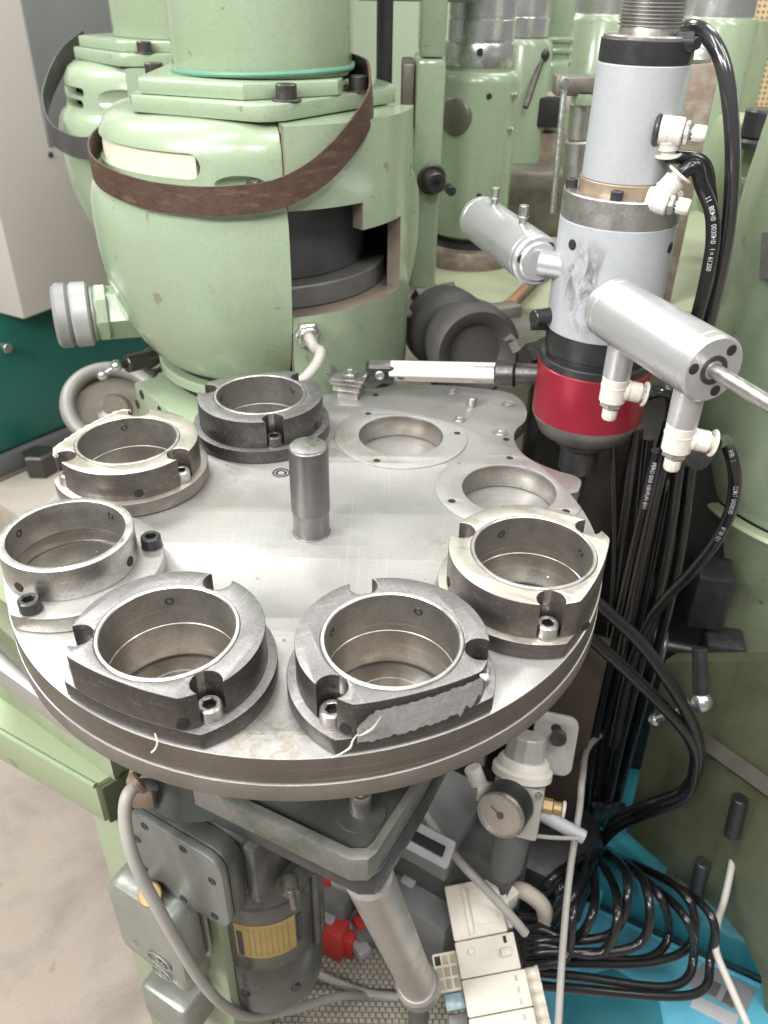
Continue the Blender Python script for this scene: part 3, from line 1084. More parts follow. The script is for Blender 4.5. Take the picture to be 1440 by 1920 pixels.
# fitting low on the upper barrel, pointing right and towards the viewer
b = A(1236, 243, Y=SY - .036)
dr = Vector((.93, -.36, -.03)).normalized()
finish('fitting_seat', cyl(b - dr * .004, b + dr * .001, .0145, 32), DARK, sp)
fa, ends['a'] = elbow(sp, b, dr, (.15, .1, -1), r=.0122, L=.021, L2=.016)
b2 = A(1213, 372, Y=SY - .045)
dr2 = Vector((.90, -.43, -.10)).normalized()
fb2, ends['b'] = elbow(sp, b2, dr2, (.55, -.05, .80), r=.0112, L=.020, L2=.024)


# ================================================================ air hoses
def hose(label, pts, r=.0062, m=RUBBER, seg=12, name='air_hose', cat='hose', group='black air hoses', n=14):
    path = spline(pts, seg)
    o = finish(name, sweep(path, circ(r, n=n)), m, None, smooth=60)
    tag(o, label, cat, group)
    return o, path


TOCAM = lambda p: (CAM - p)
h, path = hose('glossy grey-black hose arching over from the top collar of the spindle', [A(1268, 62, Y=.29), A(1290, 52, Y=.275), A(1322, 62, Y=.255), A(1352, 110, Y=.235), A(1368, 190, Y=.225), A(1374, 300, Y=.225), A(1366, 420, Y=.235), A(1345, 540, Y=.25), A(1315, 660, Y=.27), A(1285, 760, Y=.30), A(1235, 960, Y=.31)], .0072, HOSEG)
h, path = hose('black hose bending down from the upper white fitting of the spindle', [ends['a'], A(1316, 305, Y=.213), A(1330, 360, Y=.225), A(1336, 430, Y=.235), A(1330, 520, Y=.245), A(1305, 620, Y=.27), A(1270, 760, Y=.30), A(1225, 960, Y=.30)], .0066)
h, path = hose('black printed hose curving out of the lower white fitting of the spindle', [ends['b'], ends['b'] + Vector((.012, 0, .006)), A(1315, 345, Y=.205), A(1334, 395, Y=.205), A(1337, 450, Y=.21), A(1325, 520, Y=.22), A(1308, 590, Y=.235), A(1280, 690, Y=.27), A(1255, 790, Y=.29), A(1205, 960, Y=.29)], .0068)
hose_text(path, .045, '11  80H0  0030H0   I = 61200', .0062, .0068, PRINT, CAM - path[60], h)
h, path = hose('black hose looping out to the right from the far white fitting under the right cylinder', [ends['f'], A(1362, 830, Y=.085), A(1378, 890, Y=.10), A(1372, 950, Y=.12), A(1345, 1010, Y=.145), A(1298, 1070, Y=.17), A(1250, 1120, Y=.19), A(1215, 1170, Y=.205), A(1180, 1260, Y=.215), A(1150, 1400, Y=.215)], .0066)
hose_text(path, .060, '6HER   I', .0062, .0066, PRINT, CAM - path[30], h)
hose_text(path, .118, 'COR17  0X0X0.X0', .0062, .0066, PRINT, CAM - path[50], h)
hose_text(path, .195, '67 101 12 1', .0060, .0066, PRINT, CAM - path[70], h)
h, path = hose('short black hose leaving the near white fitting under the right cylinder', [ends['n'], A(1252, 735, Y=.125), A(1258, 780, Y=.16), A(1245, 860, Y=.20), A(1222, 960, Y=.215), A(1195, 1080, Y=.22), A(1160, 1250, Y=.225)], .0062)
# bundle hanging down behind the turntable
bundle = [((1232, 845), (1170, 1120), (1112, 1400), (1092, 1590)), ((1248, 850), (1196, 1110), (1128, 1400), (1102, 1590)), ((1262, 845), (1216, 1080), (1146, 1400), (1112, 1590)),
          ((1276, 850), (1240, 1080), (1162, 1400), (1122, 1590)), ((1150, 830), (1150, 1100), (1118, 1400), (1096, 1600)), ((1290, 800), (1268, 960), (1196, 1300), (1140, 1590)),
          ((1196, 800), (1160, 1080), (1124, 1380), (1100, 1590)), ((1215, 820), (1184, 1100), (1142, 1380), (1116, 1590)), ((1255, 820), (1228, 1120), (1176, 1380), (1130, 1590)), ((1300, 840), (1262, 1100), (1186, 1390), (1134, 1590))]
BL = ('leftmost printed hose in front of the', 'second hose from the left in the', 'third, printed hose from the left in the', 'fourth hose from the left in the', 'thin hose left of and behind the',
      'rightmost upper hose of the', 'rear left hose of the', 'rear middle hose of the', 'rear right hose of the', 'outer right hose of the')
for i, b in enumerate(bundle):
    y = .235 + .012 * (i % 3) + (.016 if i > 5 else 0)
    pts = [A(*b[0], Y=y - .01), A(*b[1], Y=y), A(*b[2], Y=y + .02), A(*b[3], Y=y + .02)]
    h, path = hose(BL[i] + ' straight bundle behind the turntable rim', pts, .0070 if i != 4 else .0035)
    if i in (0, 2):
        hose_text(path, .012, ('PERO 0X0 100 PUN 8X1 ' if i == 0 else 'FERO     SERO I'), .0062, .0070, PRINT, CAM - path[6], h)
# two glossy loops swinging out from the rim
for i, (dx, dy) in enumerate(((0, 0), (-28, 52))):
    pts = [A(1040 + dx, 1050 + dy, Y=.16), A(1118 + dx, 1128 + dy, Y=.14), A(1200 + dx * .9, 1205 + dy, Y=.12), A(1262 + dx * .6, 1290 + dy * .7, Y=.10), A(1303 + dx * .3, 1370 + dy * .3, Y=.095), A(1310 - i * 6, 1430 + i * 6, Y=.10), A(1282, 1482 + i * 12, Y=.11),
           A(1220, 1508 + i * 14, Y=.13), A(1160, 1535 + i * 14, Y=.17), A(1118, 1590, Y=.22)]
    hose(('upper' if i == 0 else 'lower') + ' of two glossy hoses looping out to the right of the rim', pts, .0078, RUBBER)
# ================================================================ green milling heads
HX, HY = -.108, .53
ZN = .275                                     # top of the housing


def head(label, slots, window, cover=True, gcol=GREEN):
    """rounded green housing on a vertical axis; built about (0, 0), front = -y"""
    t = thing('milling_head', label, 'machine head', (0, 0, -.09))
    th = .016
    a_seam = R(-90 + 17)                      # seam between bulged body and straight cover
    prof = [(.120, ZN), (.150, ZN), (.166, ZN - .003), (.178, ZN - .011), (.1855, ZN - .024), (.188, ZN - .036), (.1885, ZN - .062), (.190, ZN - .070),
            (.1935, ZN - .073), (.199, ZN - .077), (.2045, ZN - .086), (.2085, ZN - .100), (.210, ZN - .125), (.2095, ZN - .160), (.206, ZN - .190), (.200, ZN - .220), (.191, ZN - .248), (.178, ZN - .275), (.160, ZN - .299), (.150, ZN - .308)]
    inner = [(.134, ZN - .308), (.145, ZN - .297), (.165, ZN - .268), (.185, ZN - .23), (.193, ZN - .160), (.193, ZN - .12), (.183, ZN - .084), (.172, ZN - .070), (.170, ZN - .04), (.160, ZN - .016), (.120, ZN - .016)]
    a1 = a_seam if cover else a_seam
    body = lathe(prof + inner, 96, a1 - 2 * PI + R(70), a1, close=True)
    cutters = []
    for (q0, q1, z0, z1, kind) in slots:
        rr = (z1 - z0) / 2
        if kind == 'slot':
            loop = []
            ra = rr / .187
            for k in range(9):
                u = PI / 2 + PI * k / 8
                loop.append((q0 + ra + ra * math.cos(u), (z0 + z1) / 2 + rr * math.sin(u)))
            for k in range(9):
                u = -PI / 2 + PI * k / 8
                loop.append((q1 - ra + ra * math.cos(u), (z0 + z1) / 2 + rr * math.sin(u)))
            # fill in along the long sides so the cutter follows the curve
            dense = []
            for i, p in enumerate(loop):
                nq = loop[(i + 1) % len(loop)]
                m_ = max(1, int(abs(nq[0] - p[0]) / .06))
                for k in range(m_):
                    dense.append((p[0] + (nq[0] - p[0]) * k / m_, p[1] + (nq[1] - p[1]) * k / m_))
            bmc = bmesh.new()
            zc = (z0 + z1) / 2
            outer = [bmc.verts.new((.24 * math.cos(a), .24 * math.sin(a), z)) for a, z in dense]
            inn = [bmc.verts.new((.12 * math.cos(a), .12 * math.sin(a), z)) for a, z in dense]
            co_ = bmc.verts.new((.26 * math.cos((q0 + q1) / 2), .26 * math.sin((q0 + q1) / 2), zc))
            n = len(dense)
            for i in range(n):
                j = (i + 1) % n
                bmc.faces.new((outer[i], outer[j], inn[j], inn[i]))
            # caps as strips between mirrored pairs
            half = n // 2
            bmc.verts.remove(co_)
            for ring in (outer, inn):
                # pair points by angle from both ends
                lo = sorted([v for v, (a, z) in zip(ring, dense) if z <= zc + 1e-9], key=lambda v: math.atan2(v.co.y, v.co.x))
                hi_ = sorted([v for v, (a, z) in zip(ring, dense) if z > zc + 1e-9], key=lambda v: math.atan2(v.co.y, v.co.x))
                loopv = lo + hi_[::-1]
                try:
                    f = bmc.faces.new(loopv)
                    bmesh.ops.triangulate(bmc, faces=[f])
                except ValueError:
                    pass
            cutters.append(bmc)
        else:                                  # dished recess
            bmc = bmesh.new()
            bmesh.ops.create_uvsphere(bmc, u_segments=28, v_segments=16, radius=1)
            qc = (q0 + q1) / 2
            w_ = (q1 - q0) / 2 * .19
            xf(bmc, T(.190 * math.cos(qc), .190 * math.sin(qc), (z0 + z1) / 2) @ RZ(qc) @ Matrix.Diagonal((.013, w_, rr, 1)))
            cutters.append(bmc)
    finish('housing', cut(body, cutters) if cutters else body, gcol, t, False, 40)
    # straight front cover, window left open
    if cover:
        ths = [a_seam + R(.0) + R(q) for q in (0.35, 6, 12, 18, 22, 24.5, 28, 33, 36.5, 41, 46, 52, 58, 64, 70)]
        zs = [ZN - .0005, ZN - .03, ZN - .06, .189, .175, .158, .14, .12, .100, .085, .068, .055, .03, .0, -.05]
        ro, ri = .1985, .1815
        bm = bmesh.new()
        V = {}

        def vert(r, i, j):
            k = (r, i, j)
            if k not in V:
                V[k] = bm.verts.new((r * math.cos(ths[i]), r * math.sin(ths[i]), zs[j]))
            return V[k]

        def solid(i, j):
            if not (0 <= i < len(ths) - 1 and 0 <= j < len(zs) - 1):
                return False
            if window:
                qa = math.degrees(ths[i] - a_seam)
                if zs[j] <= .1891 and zs[j + 1] >= .0679 and qa < 28 - .01:
                    return False
                if zs[j] <= .1581 and zs[j + 1] >= .0679 and qa < 52 - .01:
                    return False
            return True
        for i in range(len(ths) - 1):
            for j in range(len(zs) - 1):
                if not solid(i, j):
                    continue
                bm.faces.new((vert(ro, i, j), vert(ro, i, j + 1), vert(ro, i + 1, j + 1), vert(ro, i + 1, j)))
                bm.faces.new((vert(ri, i, j), vert(ri, i + 1, j), vert(ri, i + 1, j + 1), vert(ri, i, j + 1)))
                for (di, dj, e0, e1) in ((-1, 0, (i, j), (i, j + 1)), (1, 0, (i + 1, j), (i + 1, j + 1)), (0, -1, (i, j), (i + 1, j)), (0, 1, (i, j + 1), (i + 1, j + 1))):
                    if not solid(i + di, j + dj):
                        bm.faces.new((vert(ro, *e0), vert(ro, *e1), vert(ri, *e1), vert(ri, *e0)))
        co = finish('window_cover', bm, gcol, t, False, 30)
        co.data.materials.append(EDGEBR)
        for f in co.data.polygons:
            rc_ = math.hypot(f.center.x, f.center.y)
            if ri + .003 < rc_ < ro - .003 and abs(f.center.z - ZN) > .004:
                f.material_index = 1
        finish('cover_top', lathe([(.10, ZN - .001), (.1975, ZN - .001), (.1975, ZN - .010), (.10, ZN - .010)], 30, a_seam + R(.4), a_seam + R(69.5), True), gcol, t, False)
        finish('spindle_motor', lathe([(0, ZN - .02), (.138, ZN - .02), (.138, .095), (.130, .090), (0, .09)], 64), MOTDARK, t, False)
        finish('motor_ring', lathe([(.10, .0935), (.164, .0935), (.166, .0915), (.166, .068), (.10, .066)], 64), MOTRING, t, False)
        finish('inner_floor', lathe([(.05, .066), (.1815, .066), (.1815, .060), (.05, .060)], 64), EDGEBR, t, False)
    if not window:
        finish('slot_shade_core', lathe([(.10, ZN - .02), (.166, ZN - .02), (.166, ZN - .11), (.10, ZN - .11)], 64), BLACKHOLE, t, False)  # black core added so the open slots look dark inside
    # bottom joint rings
    finish('dark_joint', lathe([(.10, ZN - .300), (.138, ZN - .300), (.138, ZN - .352), (.10, ZN - .352)], 64), BLACKHOLE, t, False)
    finish('joint_ring', lathe([(.10, ZN - .320), (.152, ZN - .320), (.154, ZN - .322), (.154, ZN - .333), (.10, ZN - .333)], 72), gcol, t, False)
    finish('foot_ring', lathe([(.08, ZN - .352), (.145, ZN - .352), (.160, ZN - .354), (.172, ZN - .372), (.10, ZN - .372)], 72), gcol, t, False)
    # bolted plates on top
    def poly(rad, cuts):
        out_ = []
        for i in range(72):
            q = 2 * PI * i / 72
            r = rad
            for (qa, dist) in cuts:
                c = math.cos(q - R(qa))
                if c > .05:
                    r = min(r, dist / c)
            out_.append((r * math.cos(q), r * math.sin(q)))
        return out_
    p2 = poly(.176, [(-112, .150), (-36, .142), (180, .122)])
    finish('bolted_plate', plate([p2], ZN + .0003, ZN + .0175, .002), gcol, t, False)
    p1_ = poly(.160, [(-108, .136), (-60, .136), (180, .112), (0, .115)])
    finish('stepped_plate', plate([p1_], ZN + .0178, ZN + .034, .0025), gcol, t, False)
    col = [(x + .022, y) for x, y in poly(.113, [(0, .100)])]
    finish('column', plate([col], ZN + .0342, ZN + .36, .003), gcol, t, False)
    for (x, y) in ((.058, -.138), (.132, -.045), (-.132, .06)):
        finish('plate_bolt', join(move(sockethead(.0115, .0145, .0065, .006), (x, y, ZN + .0195)), lathe_at([(.016, ZN + .0176), (.016, ZN + .0190), (.0155, ZN + .0195), (.01, ZN + .0195)], x, y)), DARK, t, False)
    return t


def lathe_at(prof, x, y):
    return move(lathe(prof, 28), (x, y, 0))


EDGEBR = mat('bare_brown_edge', (.19, .158, .125), .5, .2, (.30, .25, .19), 20, .45, .75, .8)
MOTDARK = mat('dark_grey_motor', (.11, .11, .115), .45, .2, (.055, .053, .052), 12, .45, .75, .8)
MOTRING = mat('grey_motor_ring', (.16, .157, .15), .42, .3, (.11, .10, .09), 20, .45, .75, .8)

q = lambda d: R(-90 + d)
mh = head('big green milling head with a cut-out window standing behind the turntable', [(q(-86), q(-10), ZN - .056, ZN - .030, 'slot'), (q(-6), q(12), ZN - .070, ZN - .050, 'dish')], True)
# cream lining stuffed in the slot
cl = finish('slot_lining', lathe([(.176, ZN - .062), (.1835, ZN - .058), (.1840, ZN - .043), (.1830, ZN - .028), (.176, ZN - .024)], 60, q(-88), q(-12), True), CREAMRAG, mh, False)
# screw in the dished recess
finish('recess_screw', join(cyl((.186 * math.cos(q(6)), .186 * math.sin(q(6)), ZN - .0605), (.196 * math.cos(q(9)), .196 * math.sin(q(9)), ZN - .0605), .0075, 18)), DARK, mh, False)
# left boss with grey end knob
kz = .016
bx = lambda s: Vector((-.130, -.02, kz)) + Vector((-.93, -.30, .02)).normalized() * s
bos = finish('side_boss', join(cyl(bx(.0), bx(.085), .036, 6, .004), cyl(bx(.080), bx(.098), .0385, 8, .003)), GREEN, mh, False)
kn = finish('grey_knob', join(cyl(bx(.098), bx(.104), .036, 40, .002), cyl(bx(.104), bx(.128), .0425, 48, .003)), PALEKN := mat('dull_grey_knob', (.36, .36, .36), .45, .3, (.28, .28, .28), 12, .45, .8, .7), bos, False)
finish('knob_cap', cyl(bx(.128), bx(.150), .0425, 48, .005), mat('dark_end_knob', (.27, .272, .275), .5, .3, (.2, .2, .2), 12), kn, False)
# cable gland low on the cover
g0 = Vector((.1985 * math.cos(q(22)), .1985 * math.sin(q(22)), .048))
gd = Vector((math.cos(q(20)), math.sin(q(20)), -.12)).normalized()
gl = finish('cable_gland', join(hexnut(g0 - gd * .002, g0 + gd * .009, .0165), cyl(g0 + gd * .009, g0 + gd * .014, .0125, 24)), ZINC, mh, False)
mh.location = (HX, HY, mh.location.z)
G = Vector((HX, HY, 0)) + g0 + gd * .012
for ch in mh.children_recursive:
    pass
# children were authored about the head's own axis
def settle(t):
    z = t.location.z
    for ch in t.children:
        ch.matrix_parent_inverse = T(0, 0, -z)


settle(mh)
cb = finish('grey_cable', tube([G - gd * .004, G + gd * .006, G + gd * .014 + Vector((.003, 0, -.006)), A(601, 660, Y=.305), A(594, 682, Y=.292), A(577, 704, Y=.278), A(560, 722, Y=.268), A(548, 760, Y=.262), A(540, 800, Y=.262)], .0064, 14), CABLE, None)
tag(cb, 'pale grey cable leaving the gland on the big milling head', 'cable')

rh = head('second green milling head further back on the left, half hidden', [(q(-42), q(-12), ZN - .046, ZN - .034, 'slot'), (q(-48), q(-14), ZN - .064, ZN - .052, 'slot'), (q(-6), q(32), ZN - .066, ZN - .030, 'dish')], False)
rh.location = (-.312, 1.02, rh.location.z + .004)
rh.rotation_euler = (0, 0, R(-27))
settle(rh)
for ch in rh.children:
    ch.matrix_parent_inverse = T(0, 0, .09)

# green cord tied round the column foot of the front head
cp = []
for i in range(33):
    a = 2 * PI * i / 32
    r = .1165
    x = r * math.cos(a)
    y = r * math.sin(a)
    x = min(x * .965 + .022, .1235)
    cp.append((HX + x, HY + y, ZN + .0375 + .004 * math.cos(a + .6)))
gc = finish('rubber_band', tube(cp, .0030, 8, 4), TEALCORD, None)
tag(gc, 'thin dark green rubber band round the column of the front milling head', 'rubber band')

# brown leather strap hanging round the front head
lp = [(HX + r * math.cos(q(a)), HY + r * math.sin(q(a)), z) for a, r, z in ((-128, .190, .250), (-110, .192, .238), (-92, .195, .228), (-72, .200, .220), (-50, .208, .212), (-28, .215, .206), (-10, .217, .204), (4, .218, .207),
      (15, .217, .213), (26, .214, .230), (35, .210, .252), (43, .204, .273), (50, .193, .289), (56, .179, .300), (64, .163, .307), (78, .146, .309), (98, .131, .310), (126, .128, .311))]
ls = finish('leather_strap', ribbon(lp, .030, .0024, tilt=lambda t: Vector((0, 0, 1)) if t < .5 else Vector((-(t - .5) * .35, 0, 1))), LEATHER, None, smooth=50)
tag(ls, 'worn brown leather strap hung round the front green milling head', 'strap')
bp_ = [A(160, 75, Y=1.10), A(120, 110, Y=1.02), A(92, 165, Y=.95), A(84, 210, Y=.90), A(98, 250, Y=.85), A(130, 272, Y=.80), A(165, 278, Y=.77), A(200, 268, Y=.76), A(235, 240, Y=.77), A(262, 205, Y=.80)]
bs_ = finish('belt_strap', ribbon(bp_, .032, .0024), BELTB, None, smooth=50)
tag(bs_, 'dark grey belt strap hung round the rear green milling head', 'strap')
# ================================================================ background, left
def wallbox(P0, P1, z0, z1, depth, bev=.004):
    """upright box whose front bottom edge runs P0 -> P1; depth goes away from the viewer"""
    d = Vector((P1.x - P0.x, P1.y - P0.y, 0))
    L = d.length
    d.normalize()
    n = Vector((-d.y, d.x, 0))
    if n.dot(Vector((P0.x, P0.y, 0)) - Vector((CAM.x, CAM.y, 0))) < 0:
        n = -n
    c = Vector((P0.x, P0.y, 0)) + d * (L / 2) + n * (depth / 2)
    return box(L, depth, z1 - z0, bev, (c.x, c.y, (z0 + z1) / 2), math.atan2(d.y, d.x)), d, n


Zc = -.27
c0, c1 = A(45, 600, Z=Zc), A(190, 545, Z=Zc)
c1 = c0 + (c1 - c0) * 3.2
cab = thing('control_cabinet', 'pale grey control cabinet with a dark upper panel, top left', 'cabinet', c0)
b, cd_, cn = wallbox(c0, c1, Zc, .75, .35, .006)
finish('cabinet_body', b, CABW, cab)


def onplane(px, py, P0, n):
    d = fwd + rgt * ((px - 720) / FPX) - upv * ((py - 960) / FPX)
    return CAM + d * ((P0 - CAM).dot(n) / d.dot(n))


g0 = onplane(72, 180, c0, cn)
g1 = onplane(40, 0, c0, cn)
pb0 = Vector((g0.x, g0.y, 0)) - cn * .004
pan, _, _ = wallbox(pb0, pb0 + cd_ * .55, g0.z - .10, .70, .012, .003)
finish('dark_panel', pan, CABG, cab)
finish('panel_hinge', cyl(onplane(94, 290, c0, cn) - cn * .004, onplane(94, 290, c0, cn) + cn * .002, .006, 12), OXIDE, cab)

Zt = -.62
t0, t1 = A(-60, 880, Z=Zt), A(300, 732, Z=Zt)
t1 = t0 + (t1 - t0) * 1.5
b, td, tn = wallbox(t0, t1, Zt, -.17, .5, .02)
te = thing('teal_machine', 'dark teal machine enclosure below the pale cabinet on the left', 'enclosure', t0)
finish('teal_body', b, TEAL, te)
b, _, _ = wallbox(t0 - tn * .012, t1 - tn * .012, Zt - .05, Zt, .4, .004)
finish('base_strip', b, GREYPD, te)
b, _, _ = wallbox(t0 - tn * .006, t0 - tn * .006 + td * .012, Zt + .02, -.19, .006, .001)
b0 = onplane(4, 648, t0, tn)
finish('latch', join(cyl(b0 - tn * .02, b0, .008, 14), cyl(b0 - tn * .028, b0 - tn * .02, .012, 14)), ZINC, te)

# beige slab with its hexagonal bolt below the teal enclosure
Zs = Zt - .052
s0 = t0 - tn * .34
b, sd, sn = wallbox(s0, t1 - tn * .34, FLOOR, Zs, .32, .01)
sl = thing('beige_bed', 'beige machine bed at the left edge behind the turntable', 'machine bed', s0)
finish('bed_block', b, BEIGE, sl)
hb = A(75, 866, Z=Zs + .03)
finish('bed_bolt', join(hexnut(hb - Vector((0, 0, .03)), hb + Vector((0, 0, .03)), .04)), DARK, sl)
hb2 = A(20, 905, Z=Zs - .05)
# grey handwheel behind the back-left fixture
wc = A(215, 760, Y=.62)
hw = thing('handwheel', 'blurred grey handwheel behind the back left fixture', 'handwheel', wc)
nrm = Vector((.30, -.45, .85)).normalized()
rw = .072
wm = axis(wc, wc + nrm)
ringp = [(math.cos(2 * PI * i / 40) * rw, math.sin(2 * PI * i / 40) * rw, 0) for i in range(41)]
finish('wheel_rim', xf(tube(ringp, .0125, 14, 2), wm), mat('grey_wheel', (.26, .25, .235), .5, .3, (.2, .18, .16), 10), hw)
finish('wheel_dish', xf(lathe([(0, -.002), (.02, -.002), (.03, -.010), (rw, -.008), (rw, -.013), (0, -.012)], 36), wm), TABLEST, hw)
# little ball lever left of the head
lv = thing('ball_lever', 'small chrome ball lever below the left knob of the milling head', 'lever', A(250, 700, Y=.50))
a0, a1, a2 = A(192, 703, Y=.46), A(218, 686, Y=.47), A(300, 668, Y=.52)
sb = bmesh.new()
bmesh.ops.create_uvsphere(sb, u_segments=20, v_segments=12, radius=.0075)
finish('ball', move(sb, a0), CHROME, lv)
finish('arm', cyl(a0, a1, .0038, 14), CHROME, lv)
sb = bmesh.new()
bmesh.ops.create_uvsphere(sb, u_segments=20, v_segments=12, radius=.0085)
finish('hub_ball', move(sb, a1), CHROME, lv)
finish('lever_shaft', join(cyl(a1, A(240, 682, Y=.485), .005, 14), cyl(A(236, 683, Y=.482), a2, .0125, 20), cyl(A(285, 672, Y=.51), A(300, 690, Y=.55), .018, 20)), DARK, lv)
# green foot block under the milling head
q0, q1 = A(252, 722, Y=.395), A(375, 812, Y=.30)
zf = -.065
f0 = A(250, 716, Z=-.075)
f1 = A(352, 800, Z=-.075)
fd = Vector((f1.x - f0.x, f1.y - f0.y, 0)).normalized()
b, fd, fn = wallbox(f0, f0 + fd * .22, -.145, -.075, .30, .004)
ft = thing('cast_base', 'light green cast foot with bolt holes under the big milling head', 'machine base', (f0.x, f0.y, -.3))
finish('foot_block', b, GREEN, ft)
for px, py in ((266, 740), (258, 758), (300, 770)):
    P = onplane(px, py, f0, fn)
    finish('foot_hole', xf(lathe([(.0068, 0), (.0068, .0006), (.0055, .0007), (0, .0006)], 18), axis(P, P - fn)), BLACKHOLE, ft)
b = box(.34, .34, .16, .01, (HX, HY + .02, -.225), R(10))
finish('foot_pedestal', b, GREEND, ft)

# ================================================================ background, right: table and drill columns
ZT = -.004
tb = thing('machine_table', 'oily pale green machine table behind the base plate', 'machine table', (.5, 1.1, ZT))
GT = mat('oily_green_table', (.36, .40, .26), .42, 0, (.26, .25, .18), 5, .5, .75, .9, rvar=.08, bump=.05, bscale=60)
finish('table_top', box(1.9, 1.72, .10, .012, (1.06, 1.46, ZT - .05)), GT, tb)
st = [A(742, 560, Z=ZT), A(800, 535, Z=ZT), A(870, 560, Z=ZT), A(960, 590, Z=ZT), A(1030, 612, Z=ZT), A(1050, 650, Z=ZT), A(985, 652, Z=ZT), A(930, 618, Z=ZT), A(800, 596, Z=ZT), A(750, 600, Z=ZT)]
finish('steel_slide', plate([[(p.x, p.y) for p in st]], ZT + .001, ZT + .008, .002), TABLEST, tb)
for (xa, ya, xb, yb, r, m) in ((780, 560, 850, 545, .010, DARK), (800, 575, 838, 588, .012, RUSTY), (905, 600, 960, 640, .006, STEEL), (965, 650, 1040, 610, .007, STEEL), (880, 585, 900, 592, .008, STEEL), (985, 668, 1020, 660, .012, DARK)):
    P, Q = A(xa, ya, Z=ZT + .012), A(xb, yb, Z=ZT + .012)
    finish('slide_piece', join(sweep([P, P.lerp(Q, .5), Q], [(r * x, r * y) for x, y in ((-1, -1), (1, -1), (1, 1), (-1, 1))])), m, tb, smooth=0)
# rubber boot
rbp = A(868, 690, Y=.50)
bt = thing('tool_cone', 'dark grey flared tool cone lying behind the white clamp rod', 'tool cone', rbp)
p0, p1 = A(893, 660, Y=.43), A(828, 610, Y=.58)
L = (p1 - p0).length
finish('cone_body', xf(lathe([(0, .004), (.034, .004), (.040, -.004), (.054, -.008), (.061, .0), (.062, .014), (.058, .035), (.050, .075), (.045, .095), (.048, .101), (.056, .106), (.060, .116), (.060, .150), (.052, .170), (.03, .178), (0, .178)], 64), axis(p0, p1)), RUBC, bt, smooth=40)
pm_ = p0.lerp(p1, .5)
finish('cone_stem', cyl(Vector((pm_.x, pm_.y, -.60)), Vector((pm_.x, pm_.y, pm_.z - .02)), .035, 32), OXIDE, bt)
# hammer with wooden handle
ha, hb_ = A(948, 578, Z=ZT + .012), A(1000, 525, Z=ZT + .012)
hm = thing('hammer', 'wooden hammer handle lying on the oily green table', 'hammer', ha)
finish('handle', sweep(spline([ha, ha.lerp(hb_, .5), hb_ + (hb_ - ha)], 6), [(x, y * .7) for x, y in circ(.013, n=12)], True, lambda t: 1.1 - .25 * math.sin(PI * t)), WOOD, hm)
finish('hammer_head', join(box(.05, .028, .024, .004, A(942, 586, Z=ZT + .013), R(25))), TABLEST, hm)

# drill head: slab, drum, chrome quill
dh = thing('drill_head', 'green drill head with bright quill and round badge right of the milling head', 'machine head', (.2, .85, ZT))
DX, DY = .198, .85
drum = [(0, .044), (.0590, .040), (.0635, .044), (.0640, .05), (.0645, .270), (.0628, .279), (.0585, .284), (.054, .2855), (.054, .29), (0, .29)]
finish('drum', move(lathe(drum, 72), (DX, DY, 0)), GREEN, dh)
finish('quill_collar', move(lathe([(.03, .2905), (.0535, .2905), (.0542, .2915), (.0542, .3215), (.0535, .3225), (.050, .323), (.0505, .3275), (.03, .3275)], 72), (DX, DY, 0)), CHROME, dh)
finish('quill', move(lathe([(0, .3275), (.0505, .3275), (.0505, .352), (.0495, .353), (.0495, .356), (.0505, .357), (.0505, .50), (0, .50)], 72), (DX, DY, 0)), CHROME, dh)
P = A(901, 98, Y=DY - .054)
finish('collar_hole', xf(lathe([(.0058, 0), (.0058, .0004), (.0048, .0005), (0, .0004)], 18), axis(P, P + Vector((.1, -1, 0)))), BLACKHOLE, dh)


def on_drum(px, py, r=.0645):
    d = fwd + rgt * ((px - 720) / FPX) - upv * ((py - 960) / FPX)
    ox, oy = CAM.x - DX, CAM.y - DY
    a_, b_, c_ = d.x ** 2 + d.y ** 2, 2 * (ox * d.x + oy * d.y), ox * ox + oy * oy - r * r
    t = (-b_ - math.sqrt(max(0, b_ * b_ - 4 * a_ * c_))) / (2 * a_)
    P = CAM + d * t
    return P, Vector((P.x - DX, P.y - DY, 0)).normalized()


P, n = on_drum(853, 219)
finish('badge', xf(lathe([(0, .0032), (.0245, .0032), (.0262, .0022), (.0268, .0), (.0268, -.006), (0, -.006)], 40), axis(P, P + n)), mat('brown_grey_badge', (.24, .225, .20), .35, .7, (.2, .18, .16), 20), dh)
for px, py in ((917, 181), (898, 368), (880, 500)):
    P, n = on_drum(px, py)
    finish('drum_hole', xf(lathe([(.0045, 0), (.0045, .0004), (.0038, .0005), (0, .0004)], 16), axis(P, P + n)), BLACKHOLE, dh)
for px, py in ((968, 178), (961, 242)):
    P, n = on_drum(px - 6, py)
    finish('drum_screw', cyl(P, P + Vector((.006, -.004, 0)), .0045, 14), ZINC, dh)
finish('drum_seat', move(lathe([(.0, .040), (.055, .040), (.055, .016), (.062, .034), (.062, .024), (0, .024)], 56), (DX, DY, 0)), OXIDE, dh)
finish('rusty_base', move(lathe([(0, .024), (.082, .024), (.085, .020), (.086, ZT), (0, ZT)], 56), (DX, DY, 0)), RUSTY, dh)
